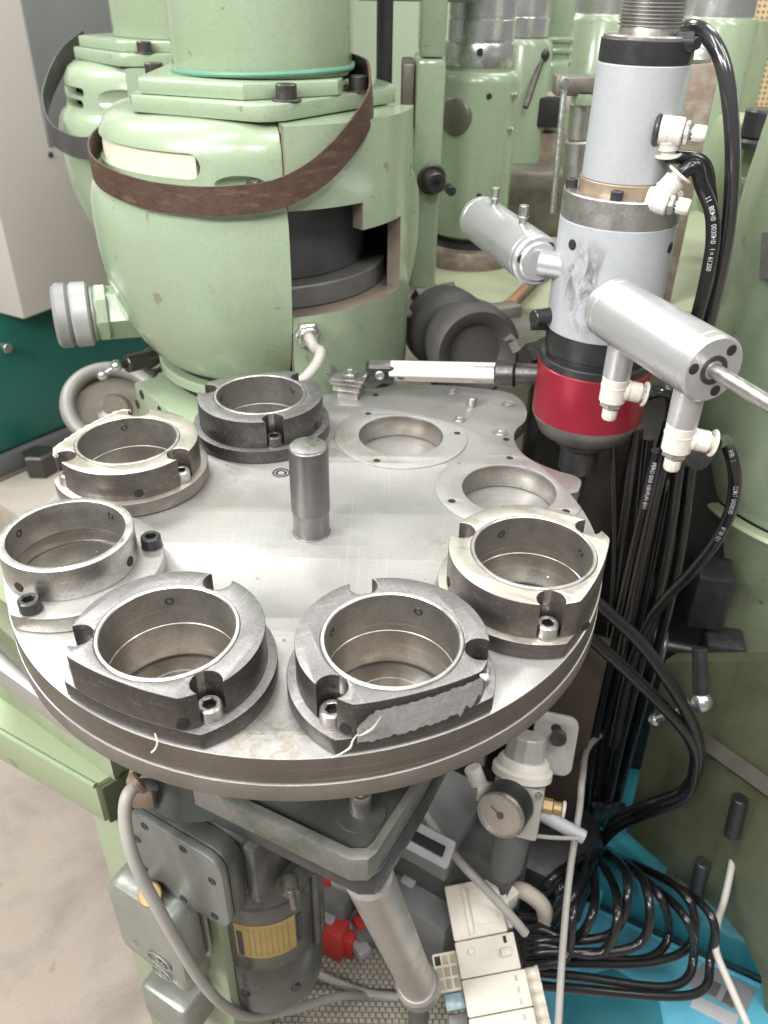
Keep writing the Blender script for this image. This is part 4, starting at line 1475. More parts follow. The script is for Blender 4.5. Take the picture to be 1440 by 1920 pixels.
# slab in front of the drum
YS = .66
sl0, sl1 = A(768, 300, Y=YS), A(812, 300, Y=YS)
zb_, zt_ = A(780, 545, Y=YS).z, A(790, 112, Y=YS).z
sx0, sx1 = sl0.x + .005, sl1.x + .012
finish('slab', join(box(sx1 - sx0, .14, zt_ - zb_, .006, ((sx0 + sx1) / 2, YS + .07, (zt_ + zb_) / 2))), GREEN, dh)
finish('slab_top', box(sx1 - sx0 - .006, .12, .22, .005, ((sx0 + sx1) / 2 + .002, YS + .075, zt_ + .111)), GREEN, dh)
finish('slab_liner', box(.018, .10, .085, .003, (sx0 - .010, YS + .062, zt_ - .048)), TABLEST, dh)
finish('guide_rod', join(cyl((sx0 - .043, YS + .02, .26), (sx0 - .043, YS + .02, .50), .011, 20)), OXIDE, dh)
finish('cross_arm', box(.20, .16, .06, .02, (sx0 + .0, YS + .16, .405)), GREEN, dh)
P = A(808, 335, Y=YS - .004)
kd = Vector((.25, -1, -.05)).normalized()
kb2 = finish('clamp_screw', join(cyl(P, P + kd * .006, .0215, 30), cyl(P + kd * .006, P + kd * .028, .0145, 28)), DARK, dh)
finish('socket', xf(lathe([(.0072, 0), (.0072, .0005), (.006, .0006), (.0055, -.0), (0, 0)], 6), axis(P + kd * .028, P + kd * .03)), BLACKHOLE, kb2)
P = A(840, 352, Y=YS + .02)
finish('stop_screw', cyl(P, P + kd * .02, .007, 16), OXIDE, dh)

# machines further back, each its own column
def column(label, px, Y, r, zb, zt, m=GREEN, chrome=True, cat='drilling machine', cz=.34, extra=None, sq=False):
    c = A(px, 150, Y=Y)
    t = thing('background_drill', label, cat, (c.x, Y, zb), 0, 'green machine columns in the background')
    if sq:
        finish('post', box(2 * r, 2 * r, zt - zb, .012, (c.x, Y, (zb + zt) / 2), R(8)), m, t)
    else:
        finish('drum', move(lathe([(0, zb), (r, zb), (r, zt - .012), (r - .006, zt - .003), (r - .014, zt), (0, zt)], 48), (c.x, Y, 0)), m, t)
    if chrome:
        finish('quill_collar', move(lathe([(0, zt), (r * .84, zt), (r * .84, zt + .03), (r * .8, zt + .031), (r * .8, .60), (0, .60)], 48), (c.x, Y, 0)), CHROME, t)
    return t, c


column('green column with a bright quill just behind the drill head', 968, 1.12, .060, ZT, .315)
column('broad green column between the drill head and the grey spindle', 1110, 1.35, .095, -.05, .345)
column('green column with a bright quill right of the grey spindle', 1318, 1.30, .085, ZT, .345)
column('plain square green post left of the ball handled lever', 1000, 1.62, .085, ZT, .62, chrome=False, sq=True)
column('square green post behind the grey spindle collar', 1075, 1.75, .09, ZT, .62, chrome=False, sq=True)
column('dull green cylinder in front of the perforated board', 1372, 1.45, .062, -.1, .335, GREEND, False)
# block with rounded ribs and ball lever
rk = thing('lever_block', 'ribbed green gear block with a black ball lever', 'gear block', A(1050, 200, Y=1.15))
P = A(1052, 90, Y=1.15)
finish('block', join(box(.045, .07, .26, .01, (P.x, 1.20, P.z + .02)), box(.055, .08, .075, .012, (P.x - .006, 1.19, A(1050, 155, Y=1.15).z))), GREEN, rk)
for i in range(3):
    finish('rib', box(.050, .075, .010, .004, (P.x + .001, 1.198, P.z + .012 - .018 * i)), GREEN, rk)
b0, b1 = A(1019, 103, Y=1.08), A(985, 202, Y=1.03)
sb = bmesh.new()
bmesh.ops.create_uvsphere(sb, u_segments=24, v_segments=14, radius=.0115)
lo = finish('ball_knob', move(sb, b0), BLACKP, rk)
finish('lever_arm', cyl(b0, b1, .0052, 14), DARK, lo)
finish('gap_shade_block', box(.10, .05, .05, .004, A(1003, 208, Y=1.10)), BLACKHOLE, rk)  # black box added as the shade in the gap between machines
finish('brown_bracket', box(.05, .06, .03, .006, A(1040, 190, Y=1.13)), BEIGE, rk)
# slim linkage rod and bracket
lk = thing('linkage_rod', 'slim grey linkage rod hanging from a brown bracket left of the spindle', 'rod', A(1042, 400, Y=.60))
r0_, r1_ = A(1059, 155, Y=.62), A(1036, 400, Y=.60)
finish('rod', cyl(r0_, r1_, .0042, 14), ZINC, lk)
finish('rod_eye', cyl(r0_ + Vector((0, -.008, 0)), r0_ + Vector((0, .008, 0)), .0075, 18), ZINC, lk)
finish('bracket', box(.075, .03, .024, .003, A(1090, 160, Y=.66)), TABLEST, lk)
finish('bracket_block', box(.022, .03, .02, .003, A(1092, 182, Y=.66)), GREEN, lk)
finish('plunger', join(cyl(A(1092, 192, Y=.68), A(1086, 262, Y=.68), .017, 24), cyl(A(1086, 262, Y=.68), A(1082, 330, Y=.68), .021, 24)), STEEL, lk)
# low dark fittings on the table between the machines
for i, (px, py, sx, sy, sz, m, lab, nm) in enumerate((
        (990, 340, .16, .08, .03, TABLEST, 'oily steel vice block behind the side cylinder', 'vice_block'),
        (985, 262, .13, .10, .06, GREEND, 'rounded dull green casting under the ball lever', 'casting_block'),
        (1035, 300, .07, .06, .09, RUSTY, 'stained brown bracket beside the linkage rod', 'stained_bracket'))):
    P = A(px, py, Y=(.98, 1.16, 1.08)[i])
    zt3 = P.z + sz / 2
    o = finish(nm, box(sx, sy, zt3 - ZT, .008, (P.x, P.y + .05, (zt3 + ZT) / 2), R(6 * i - 4)), m, None)
    tag(o, lab, 'block')
# rusty square post behind the spindle with its round cap
rp = thing('rusty_post', 'square rusty post with a round cap right of the grey spindle', 'post', (.45, .62, ZT))
P = A(1300, 160, Y=.62)
zt2 = A(1300, 118, Y=.62).z
finish('post', box(.080, .05, zt2 - ZT, .003, (P.x - .008, .645, (zt2 + ZT) / 2), R(-6)), RUSTY, rp)
finish('round_cap', move(lathe([(0, 0), (.026, 0), (.027, .004), (.020, .013), (.008, .017), (0, .018)], 32), (P.x - .002, .645, zt2)), STEEL, rp)
finish('mount_bracket', box(.03, .04, .22, .004, (P.x - .045, .70, .12)), OXIDE, rp)
# brown-black support arm behind the spindle
sa = finish('spindle_mount', join(box(.045, .10, .46, .004, (SX + .052, SY + .085, .02), R(-8))), mat('brown_black_mount', (.075, .065, .058), .45, .4, (.11, .09, .08), 14), None)
tag(sa, 'dark flat mounting bar carrying the grey spindle', 'mounting bar')
# small yellowish green body right of the rusty post
gb_ = thing('green_housing', 'green casting with a grey knob at the far right edge', 'casting', A(1400, 300, Y=.80))
P = A(1408, 300, Y=.82)
finish('casting', join(box(.11, .12, .16, .02, P + Vector((.012, .03, -.02)), R(10))), GREEND, gb_)
kp = A(1424, 252, Y=.76)
finish('grey_knob', join(cyl(kp + Vector((0, 0, -.005)), kp + Vector((0, 0, .035)), .0275, 32), cyl(kp + Vector((0, 0, -.02)), kp + Vector((0, 0, -.005)), .033, 32)), OXIDE, gb_)
finish('clamp_tab', box(.04, .03, .028, .003, A(1405, 347, Y=.74)), STEEL, gb_)
# perforated board wall
Yw = 2.3
w0, w1 = A(1345, 250, Y=Yw), A(1600, 250, Y=Yw)
bm = box(w1.x - w0.x + .3, .02, 1.5, .003, ((w0.x + w1.x) / 2 + .1, Yw + .01, .1))
pw = thing('perforated_board', 'cream perforated board on the back wall, top right', 'pegboard', ((w0.x + w1.x) / 2, Yw, -.65))
finish('board', bm, PEG, pw)
hole = bmesh.new()
pit = .0155
for i in range(26):
    for j in range(34):
        x = w0.x - .02 + i * pit
        z = .46 - j * pit
        vs_ = [hole.verts.new((x + .0042 * math.cos(2 * PI * k / 8), Yw - .0006, z + .0042 * math.sin(2 * PI * k / 8))) for k in range(8)]
        hole.faces.new(vs_)
ho = finish('board_holes', hole, mat('peg_hole', (.16, .10, .05), .8), pw, smooth=0)
ho['kind'] = 'stuff'
# back wall closing the view
bw = finish('back_wall', box(7, .05, 3.2, 0, (0, 2.75, .65)), mat('green_grey_wall', (.30, .36, .26), .7, 0, (.25, .30, .22), 2), None, smooth=0)
struct(bw)

# ================================================================ big green casting at the right edge
rg = thing('bulged_housing', 'large green machine housing filling the right edge', 'machine head', (.68, .42, -.45))
X0 = A(1292, 850, Y=.42)
AX, AY = X0.x + .215, .42
prf = [(0, .36), (.10, .36), (.165, .345), (.19, .32), (.205, .28), (.212, .2), (.215, .1), (.215, -.06), (.213, -.10), (.206, -.14), (.198, -.165), (.190, -.185), (.186, -.192)]
prf2 = [(.186, -.196), (.196, -.1985), (.199, -.203), (.196, -.208), (.184, -.211), (.172, -.24), (.160, -.29), (.152, -.34), (.150, -.48), (0, -.48)]
finish('housing', move(lathe(prf, 96), (AX, AY, 0)), GREEN, rg, smooth=50)
finish('tapered_skirt', move(lathe(prf2, 96), (AX, AY, 0)), GREEND, rg, smooth=30)
finish('dark_joint', move(lathe([(.10, -.18), (.176, -.18), (.176, -.215), (.10, -.215)], 64), (AX, AY, 0)), BLACKHOLE, rg)
P = A(1322, 1042, Y=.26)
finish('belt', xf(ribbon([(AX + .221 * math.cos(R(a)), AY + .221 * math.sin(R(a)), .15 + .0011 * (a - 200)) for a in range(195, 300, 12)], .05, .0025, seg=6), Matrix.Identity(4)), mat('grey_felt_belt', (.14, .135, .13), .7, 0, (.2, .19, .18), 60), rg)
# ================================================================ left work bench below the turntable
ZL = -.20
e0, e1 = A(-40, 1347, Z=ZL), A(178, 1472, Z=ZL)
ed = (e1 - e0).normalized()
en = Vector((-ed.y, ed.x, 0))
if en.y < 0:
    en = -en
wb = thing('green_bench', 'pale green steel bench with a leg at the lower left', 'bench', (e1.x, e1.y, FLOOR))


def bench(pts, z0, z1, bev):
    return plate([[(p.x, p.y) for p in pts]], z0, z1, bev)


sd_ = (A(240, 1435, Z=ZL) - e1)
sd_.z = 0
sd_.normalize()
top = [e0 - ed * .3, e1, e1 + sd_ * .30, e0 - ed * .3 + sd_ * .45]
bt_ = finish('bench_top', bench(top, ZL - .055, ZL, .004), mat('worn_bench_green', (.255, .305, .185), .42, 0, (.33, .30, .27), 5.5, .56, .62, .9, rvar=.06, spots=.4, chipscale=14), wb)
finish('bench_lip', sweep([e0 - ed * .3 + Vector((0, 0, -.001)), e1 + Vector((0, 0, -.001))], circ(.0026, n=8)), GREEN, wb)
pe = e1 + sd_ * .055 + ed * .002
finish('end_panel', box(.105, .006, .050, .002, (pe.x, pe.y, ZL - .029), math.atan2(sd_.y, sd_.x)), mat('dark_olive_panel', (.05, .06, .028), .6), wb)
# steel rail along the bench
Zr = -.115
rail = [A(-80, 1150, Z=Zr), A(-80, 1200, Z=Zr), A(0, 1257, Z=Zr), A(95, 1326, Z=Zr), A(150, 1362, Z=Zr), A(180, 1330, Z=Zr), A(70, 1275, Z=Zr), A(0, 1215, Z=Zr)]
finish('steel_rail', bench(rail, Zr - .024, Zr, .0015), DISC, wb)
finish('rail_bed', bench([p + Vector((.012, .012, 0)) for p in rail], ZL, Zr - .024, .002), GREEND, wb)
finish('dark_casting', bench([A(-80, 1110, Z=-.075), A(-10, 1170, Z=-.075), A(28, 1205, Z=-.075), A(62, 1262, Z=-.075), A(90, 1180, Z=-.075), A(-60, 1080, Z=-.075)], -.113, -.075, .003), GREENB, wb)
# leg: flat pale green post running to the floor
enf = Vector((ed.y, -ed.x, 0))
lgp = onplane(142, 1500, e0, enf)
lgc = lgp + ed * .075 - enf * .040
finish('leg', box(.15, .06, ZL - .055 - FLOOR, .006, (lgc.x, lgc.y, (ZL - .055 + FLOOR) / 2), math.atan2(ed.y, ed.x)), mat('pale_green_leg', (.27, .32, .21), .45, 0, (.23, .27, .175), 4, streak=.4, streakcol=(.24, .25, .17)), wb)

# ================================================================ drive: gearbox, motor, terminal box
MX, MY = -.052, -.105
dv = thing('gear_motor', 'grey green gear motor hanging under the turntable', 'motor', (MX, MY, -.60))
nx, ny = -.14, -.06
neck = Vector((-.088, -.120, 0))
finish('neck_ring', move(lathe([(.02, -.040), (.052, -.040), (.053, -.042), (.053, -.125), (.02, -.125)], 56), neck), BLACKP, dv)
finish('gear_throat', move(lathe([(.02, -.125), (.046, -.125), (.047, -.128), (.050, -.150), (.057, -.166), (.02, -.166)], 56), neck), GEARG, dv)
# gearbox body: a bevelled block turned to face left
ga = R(-33)
gc = Vector((-.073, -.098, -.222))
gbody = finish('gearbox', box(.135, .120, .105, .016, gc, ga, 3), GEARG, dv)
finish('gear_shoulder', move(lathe([(.02, -.262), (.064, -.262), (.067, -.270), (.067, -.288), (.060, -.293), (.02, -.293)], 56), (MX, MY, 0)), GEARG, dv)
fx = Vector((math.cos(ga), math.sin(ga), 0))                     # along the face
fn_ = Vector((math.sin(ga), -math.cos(ga), 0))                   # face normal, towards the viewer's left
fcn = Vector((-.110, -.165, -.232))
c0_ = A(250, 1532, Y=-.165)
P1, P2 = A(250, 1537, Z=-.185), A(425, 1642, Z=-.185)
fcn = A(336, 1630, Y=-.178)
ln = (P2 - P1)
fx = Vector((ln.x, ln.y, 0)).normalized()
fn_ = Vector((fx.y, -fx.x, 0))
lw, lh = .104, .098


def rrect(w, h, r, n=6):
    out_ = []
    for cx, cy, a0 in ((w / 2 - r, h / 2 - r, 0), (-w / 2 + r, h / 2 - r, 90), (-w / 2 + r, -h / 2 + r, 180), (w / 2 - r, -h / 2 + r, 270)):
        for k in range(n + 1):
            a = R(a0 + 90 * k / n)
            out_.append((cx + r * math.cos(a), cy + r * math.sin(a)))
    return out_


FM = Matrix(((fx.x, 0, fn_.x, fcn.x), (fx.y, 0, fn_.y, fcn.y), (0, 1, 0, fcn.z), (0, 0, 0, 1)))
gl_ = finish('gear_flange', xf(plate([rrect(lw, lh, .018)], -.024, -.0062, .002), FM), GEARG, dv)
cvp = finish('cover_plate', xf(plate([rrect(lw, lh, .018)], -.006, .002, .0016), FM), GEARP, dv)
cvp['label'] = 'flat rounded cover plate on the gearbox'
for u, v in ((-.030, .040), (.012, .040), (.040, .018), (-.044, .012), (-.044, -.030), (.0, -.041), (.036, -.036)):
    place('plate_screw', shared('plate_screw', lambda: lathe([(.0042, 0), (.0042, .0006), (.0036, .0009), (.0022, .0008), (.0020, .0), (0, .0)], 16), OXIDE), cvp, FM @ T(u, v, .002))
finish('gear_web', xf(box(.014, .075, .05, .004, (.056, .0, -.05)), FM), MOTOR, dv)
finish('drain_plug', join(cyl(Vector((-.016, -.158, -.268)), Vector((-.012, -.174, -.270)), .0075, 18), cyl(Vector((-.013, -.174, -.262)), Vector((-.010, -.178, -.284)), .003, 12)), RIM2, dv)
# motor
MR = .0555
motor_prof = [(0, -.293), (.052, -.293), (.0565, -.300), (.0565, -.312), (.0540, -.314), (.0540, -.320), (.0555, -.322), (.0555, -.425), (.0545, -.427), (.0545, -.430), (.0558, -.432), (.0560, -.500), (.0545, -.512), (.047, -.520), (0, -.522)]
mo = finish('motor_body', move(lathe(motor_prof, 72), (MX, MY, 0)), MOTOR, dv)
for q_ in (-80, -25):
    finish('motor_screw', cyl((MX + .054 * math.cos(R(q_ - 30)), MY + .054 * math.sin(R(q_ - 30)), -.474), (MX + .0585 * math.cos(R(q_ - 30)), MY + .0585 * math.sin(R(q_ - 30)), -.474), .0055, 14), OXIDE, mo)
for q_ in (-20, -8):
    finish('tie_rod', cyl((MX + .0575 * math.cos(R(q_)), MY + .0575 * math.sin(R(q_)), -.310), (MX + .0575 * math.cos(R(q_)), MY + .0575 * math.sin(R(q_)), -.430), .0045, 12), MOTOR, mo)


def wrap(q0, q1, z0, z1, r, m, name, parent, th=.0006):
    return finish(name, move(lathe([(r, z0), (r + th, z0), (r + th, z1), (r, z1)], 20, R(q0), R(q1), True), (MX, MY, 0)), m, parent)


np_ = wrap(-112, -50, -.400, -.345, .0556, PLATEY, 'name_plate', mo)
np_['label'] = 'gilt name plate with rows of worn print'
for k in range(8):
    wrap(-98 + 5.6 * k, -96.6 + 5.6 * k, -.396, -.349, .0562, mat('plate_print_%d' % k, (.24, .18, .08), .5), 'print_row', np_, .0002)
wrap(-110, -104, -.398, -.356, .0562, mat('plate_black', (.04, .035, .05), .5), 'print_block', np_, .0003)
wrap(-47, -42, -.395, -.350, .0556, BLACKP, 'print_block', np_, .0008)
# terminal box left of the motor
tbx = A(318, 1740, Y=-.17)
tt_ = thing_part('terminal_box', box(.075, .058, .105, .010, A(330, 1735, Y=-.135), R(-33), 3), TBOX, dv)
tc_ = A(296, 1728, Y=-.165)
TM = T(*tc_) @ RZ(math.atan2(fx.y, fx.x))
finish('box_cover', xf(plate([rrect(.085, .110, .016)], -.016, .016, .006), TM @ Matrix.Rotation(PI / 2, 4, 'X')), TBOX, tt_)
finish('box_rim', xf(plate([rrect(.089, .114, .018)], .0165, .0205, .001), TM @ Matrix.Rotation(-PI / 2, 4, 'X')), TBOX, tt_)
lc_ = TM @ T(.012, -.0165, -.030) @ Matrix.Rotation(PI / 2, 4, 'X')
for s, (w_, h_) in ((.0, (.030, .020)), (-.021, (.026, .015))):
    em = finish('cast_oval', xf(join(plate([[(w_ / 2 * x, h_ / 2 * y) for x, y in circ(1, n=32)], [(w_ / 2 * .86 * x, h_ / 2 * .82 * y) for x, y in circ(1, n=32)]], 0, .0016, .0003),
                plate([[(-.007, -.005), (-.001, .005), (.002, -.001), (.005, .005), (.008, -.005), (.003, -.002), (-.001, -.004)]], 0, .0014, .0003)), lc_ @ T(0, s, 0)), TBOX, tt_)
finish('cover_screw', cyl(A(284, 1672, Y=-.155), A(281, 1678, Y=-.182), .0105, 24), BRASS, tt_)
fm2 = T(*(A(335, 1868, Y=-.155))) @ RZ(math.atan2(fx.y, fx.x))
finish('cable_inlet', xf(box(.062, .045, .060, .008, (0, 0, 0), 0, 3), fm2), TBOX, tt_)

# cable looping from the rim down past the gearbox
cpath = [A(290, 1475, Y=-.155), A(262, 1472, Y=-.178), A(240, 1490, Y=-.192), A(234, 1530, Y=-.200), A(243, 1585, Y=-.208), A(268, 1650, Y=-.212), A(303, 1715, Y=-.212), A(340, 1780, Y=-.206), A(378, 1840, Y=-.196), A(420, 1885, Y=-.180), A(470, 1905, Y=-.150), A(560, 1890, Y=-.10), A(640, 1868, Y=-.05), A(745, 1870, Y=.02)]
cb2 = finish('motor_cable', tube(cpath, .0052, 12), CABLE, None)
tag(cb2, 'grey motor cable looping down past the gearbox cover plate', 'cable')
clp = finish('cable_clip', join(tube([A(258, 1450, Y=-.17), A(250, 1458, Y=-.185), A(258, 1470, Y=-.19), A(268, 1480, Y=-.175)], .0035, 8), box(.02, .03, .035, .003, A(272, 1464, Y=-.155))), RUSTY, None)
tag(clp, 'small rusty clip holding the motor cable under the rim', 'clip')
cb3 = finish('floor_cable', tube([A(585, 1822, Z=-.72), A(640, 1845, Z=-.74), A(690, 1862, Z=-.75), A(750, 1870, Z=-.74)], .0055, 10), CABLE, None)
tag(cb3, 'dark grey cable running to the foot of the pipe leg', 'cable')

# ================================================================ bracket and pipe leg
Zk = -.115
K = lambda px, py: A(px, py, Z=Zk)
br = thing('support_bracket', 'pointed cast bracket with a raised lip under the front rim', 'bracket', (.03, -.15, -.16))
ol = [K(360, 1470), K(655, 1612), K(690, 1612), K(705, 1600), K(788, 1470), K(880, 1300), K(560, 1250)]
wk = [(p.x, p.y) for p in ol]
cenx, ceny = sum(p[0] for p in wk) / 7, sum(p[1] for p in wk) / 7
inn = [((x - cenx) * .86 + cenx, (y - ceny) * .86 + ceny) for x, y in wk]
finish('bracket_lip', plate([wk, inn], Zk - .026, Zk, .0012), CASTBR, br)
finish('bracket_floor', plate([[((x - cenx) * .87 + cenx, (y - ceny) * .87 + ceny) for x, y in wk]], Zk - .022, Zk - .010, .001), BRK := mat('oily_dark_green', (.055, .056, .050), .4, .3, (.10, .105, .09), 14), br)
finish('bracket_rib', plate([[((x - cenx) * .93 + cenx + .006, (y - ceny) * .93 + ceny) for x, y in wk]], Zk - .052, Zk - .0265, .002), OXIDE, br)
P = A(676, 1520, Z=Zk - .01)
finish('bracket_boss', move(lathe([(0, 0), (.022, 0), (.020, .003), (.012, .004), (0, .004)], 32), P + Vector((0, 0, -.002))), BRK, br)
finish('bracket_bolt', move(lathe([(.0085, 0), (.0085, .022), (.0078, .023), (.0055, .023), (.0050, .012), (0, .012)], 28), P), STEEL, br)

pl = thing('pipe_leg', 'leaning dull steel pipe leg running down from the bracket tip', 'leg', A(800, 1890, Z=FLOOR))
pa, pb_ = A(690, 1640, Z=-.172), A(785, 1850, D=.92)
dpl = (pb_ - pa).normalized()
finish('pipe', cyl(pa - dpl * .002, pb_, .0195, 40, .002), PIPE, pl)
finish('pipe_foot', xf(lathe([(0, -.022), (.021, -.022), (.024, -.018), (.0245, .006), (.021, .014), (.010, .018), (0, .018)], 40), axis(pb_, pb_ + dpl)), PIPE, pl)
finish('stub_post', cyl(pb_ + dpl * .01, Vector((pb_.x + .01, pb_.y + .02, FLOOR)), .012, 20), MOTOR, pl)

# ================================================================ woven mat on a low shelf
ZM = -.76
m0 = [A(590, 1960, Z=ZM), A(850, 1990, Z=ZM), A(800, 1720, Z=ZM), A(600, 1740, Z=ZM)]
mt_ = thing('woven_mat', 'beige woven mat under the motor and pipe leg', 'mat', (m0[0].x, m0[0].y, ZM))
mx0, my0, mx1, my1 = -.075, -.14, .22, .16
finish('mat_base', box(mx1 - mx0, my1 - my0, .006, .001, ((mx0 + mx1) / 2, (my0 + my1) / 2, ZM - .004)), MATD, mt_)
bm = bmesh.new()
pitch = .0072
rows_ = int((my1 - my0) / pitch)
cols_ = int((mx1 - mx0) / (pitch * 1.25))
for j in range(rows_):
    for i in range(cols_):
        x = mx0 + (i + .5 + .5 * (j % 2)) * pitch * 1.25
        y = my0 + (j + .5) * pitch
        w_, h_ = pitch * .56, pitch * .40
        z = ZM - .001
        b_ = [bm.verts.new((x + sx * w_, y + sy * h_, z)) for sx, sy in ((-1, -1), (1, -1), (1, 1), (-1, 1))]
        t_ = [bm.verts.new((x + sx * w_ * .6, y + sy * h_ * .55, z + .0035)) for sx, sy in ((-1, -1), (1, -1), (1, 1), (-1, 1))]
        bm.faces.new(t_)
        for k in range(4):
            bm.faces.new((b_[k], b_[(k + 1) % 4], t_[(k + 1) % 4], t_[k]))
rt_ = Matrix.Rotation(R(-14), 4, 'Z')
wv = finish('weave_knots', bm, MATM, mt_, smooth=60)
wv['kind'] = 'stuff'
sh = finish('shelf_board', box(.36, .50, .02, .002, (.10, .10, ZM - .018)), GREYPD, None)
tag(sh, 'dark low shelf board carrying the mat and electrical boxes', 'shelf')

# red and grey plug parts behind the motor
def obox(name, px, py, z, sx, sy, sz, rz, m, bev=.003):
    P = A(px, py, Z=z)
    return box(sx, sy, sz, bev, (P.x, P.y, z), R(rz))


pk = thing('red_plug', 'bright red plastic plug block behind the motor', 'plug', A(630, 1770, Z=ZM))
finish('plug_body', obox('', 629, 1758, ZM + .035, .032, .030, .065, -25, REDP), REDP, pk)
finish('plug_latch', obox('', 654, 1770, ZM + .028, .018, .018, .045, -25, REDP), REDP, pk)
gk = thing('grey_plug', 'grey plug housing with pale clip beside the red plug', 'plug', A(640, 1690, Z=ZM))
finish('housing', obox('', 630, 1690, ZM + .07, .045, .04, .05, -25, GREYPL), GREYPL, gk)
finish('pale_clip', obox('', 612, 1722, ZM + .06, .028, .02, .02, -25, PALEPL), PALEPL, gk)
finish('pale_arm', obox('', 668, 1765, ZM + .03, .020, .050, .02, 35, PALEPL), PALEPL, gk)
finish('grey_tail', obox('', 690, 1740, ZM + .03, .045, .045, .03, 20, GREYPL), GREYPL, gk)
rk2 = finish('red_switch', obox('', 612, 1645, ZM + .10, .018, .02, .04, -20, REDP), REDP, None)
tag(rk2, 'small dark red switch above the grey plug', 'switch')
yk = finish('ivory_terminal', obox('', 640, 1650, ZM + .10, .050, .022, .018, -25, CREAM), CREAM, None)
tag(yk, 'ivory terminal strip above the grey plug', 'terminal')
dk = finish('red_tab', obox('', 678, 1728, ZM + .05, .022, .02, .012, 30, REDP), REDP, None)
tag(dk, 'little dark red tab left of the pipe leg', 'tab')

# grey electrical boxes right of the pipe
ge = thing('junction_box', 'dark grey junction box with a white framed socket', 'junction box', A(800, 1600, Z=ZM))
bA = A(830, 1545, Z=-.55)
finish('box_lid', obox('', 815, 1530, -.50, .10, .12, .05, -32, GREYPL), GREYPL, ge)
finish('box_body', obox('', 835, 1615, -.60, .20, .09, .22, -30, GREYPD), GREYPD, ge)
FR = T(*A(800, 1578, Z=-.455)) @ RZ(R(-30)) @ Matrix.Rotation(R(50), 4, 'X')
fr = finish('socket_frame', xf(plate([rrect(.070, .034, .004), rrect(.050, .014, .002)], 0, .006, .001), FR), PALEPL, ge)
finish('socket_slot', xf(plate([rrect(.052, .016, .002)], .0, .001, .0003), FR), BLACKHOLE, fr)
g2 = thing('grey_case', 'mid grey plastic case right of the pipe leg', 'case', A(790, 1720, Z=ZM))
finish('case_body', obox('', 795, 1712, ZM + .085, .105, .085, .13, -32, GREYPL), GREYPL, g2)
finish('case_button', obox('', 766, 1652, ZM + .155, .02, .014, .006, -32, PALEPL), PALEPL, g2)
finish('case_clip', obox('', 800, 1737, ZM + .12, .03, .012, .01, -32, CHROME), PALEPL, g2)

# ================================================================ valve terminal
v0, v1 = A(886, 1652, D=1.02), A(948, 1960, D=.93)
vd = (v1 - v0).normalized()
vn = (CAM - (v0 + v1) / 2).normalized()
vn = (vn - vd * vn.dot(vd)).normalized()
vx = vd.cross(vn).normalized()
if vx.dot(rgt) < 0:
    vx = -vx
VM = Matrix(((vx.x, -vd.x, vn.x, v0.x), (vx.y, -vd.y, vn.y, v0.y), (vx.z, -vd.z, vn.z, v0.z), (0, 0, 0, 1)))
vL = (v1 - v0).length
vt = thing('valve_terminal', 'ivory valve terminal block with black hoses plugged into its right side', 'valve terminal', (v0.x, v0.y, FLOOR))


def vbox(x0, x1, y0, y1, z0, z1, bev=.002):
    """x across, y down from the head, z towards the viewer"""
    return xf(box(x1 - x0, y1 - y0, z1 - z0, bev, ((x0 + x1) / 2, -(y0 + y1) / 2, (z0 + z1) / 2)), VM)


finish('head_module', vbox(-.036, .030, 0, .062, -.05, .004, .003), CREAM, vt)
hm_ = finish('head_recess', vbox(-.008, .022, .008, .050, .004, .0052, .0006), CREAM, vt)
finish('head_rib', vbox(-.016, -.010, .006, .058, .004, .0075, .001), CREAM, vt)
finish('head_step', vbox(.030, .037, .004, .058, -.05, -.006, .001), CREAM, vt)
md = finish('status_module', vbox(-.036, .036, .0625, .102, -.05, .002, .002), CREAM, vt)
finish('status_hole', vbox(.022, .026, .0655, .073, .002, .0026, .0005), BLACKHOLE, md)
finish('status_lever', vbox(.016, .029, .078, .087, .002, .0075, .001), CREAM, md)
finish('status_button', xf(lathe([(0, .003), (.0035, .003), (.004, .002), (.004, 0), (0, 0)], 18), VM @ T(-.018, -.075, .0022)), CREAM, md)
y = .1025
i = 0
while y < vL + .06:
    vm = finish('valve_module', vbox(-.036, .040, y, y + .0385, -.05, .0025 - .0006 * (i % 2), .0022), CREAM, vt)
    for k in range(3):
        finish('print_mark', vbox(.026, .029, y + .005 + .012 * k, y + .011 + .012 * k, .0022, .0029, .0002), mat('faint_print_%d_%d' % (i, k), (.42, .36, .34), .6), vm)
    for k in range(3):
        finish('push_fitting', xf(lathe([(0, 0), (.0075, 0), (.0078, .001), (.0078, .012), (.0088, .013), (.0088, .0155), (.005, .016), (0, .016)], 20), VM @ T(.040, -(y + .007 + .013 * k), -.016) @ Matrix.Rotation(PI / 2, 4, 'Y')), CREAM, vm)
    y += .039
    i += 1
for k in range(9):
    cx, cy = k % 3, k // 3
    pass
side = finish('connector_grid', vbox(-.066, -.0365, .070, .112, -.03, -.008, .002), CREAM, vt)
for k in range(9):
    cx, cy = k % 3, k // 3
    finish('grid_pocket', vbox(-.0635 + .0092 * cx, -.0565 + .0092 * cx, .073 + .0128 * cy, .083 + .0128 * cy, -.0082, -.0076, .0004), mat('pocket_%d' % k, (.40, .34, .24), .6) if k else BLACKHOLE, side)
for k in range(8):
    finish('blue_tab', vbox(-.060, -.0365, .113 + .021 * k, .113 + .021 * k + .018, -.034, -.012 - .004 * (k % 2), .002), BLUETINT if k not in (1, 2) else GREYPD, vt)

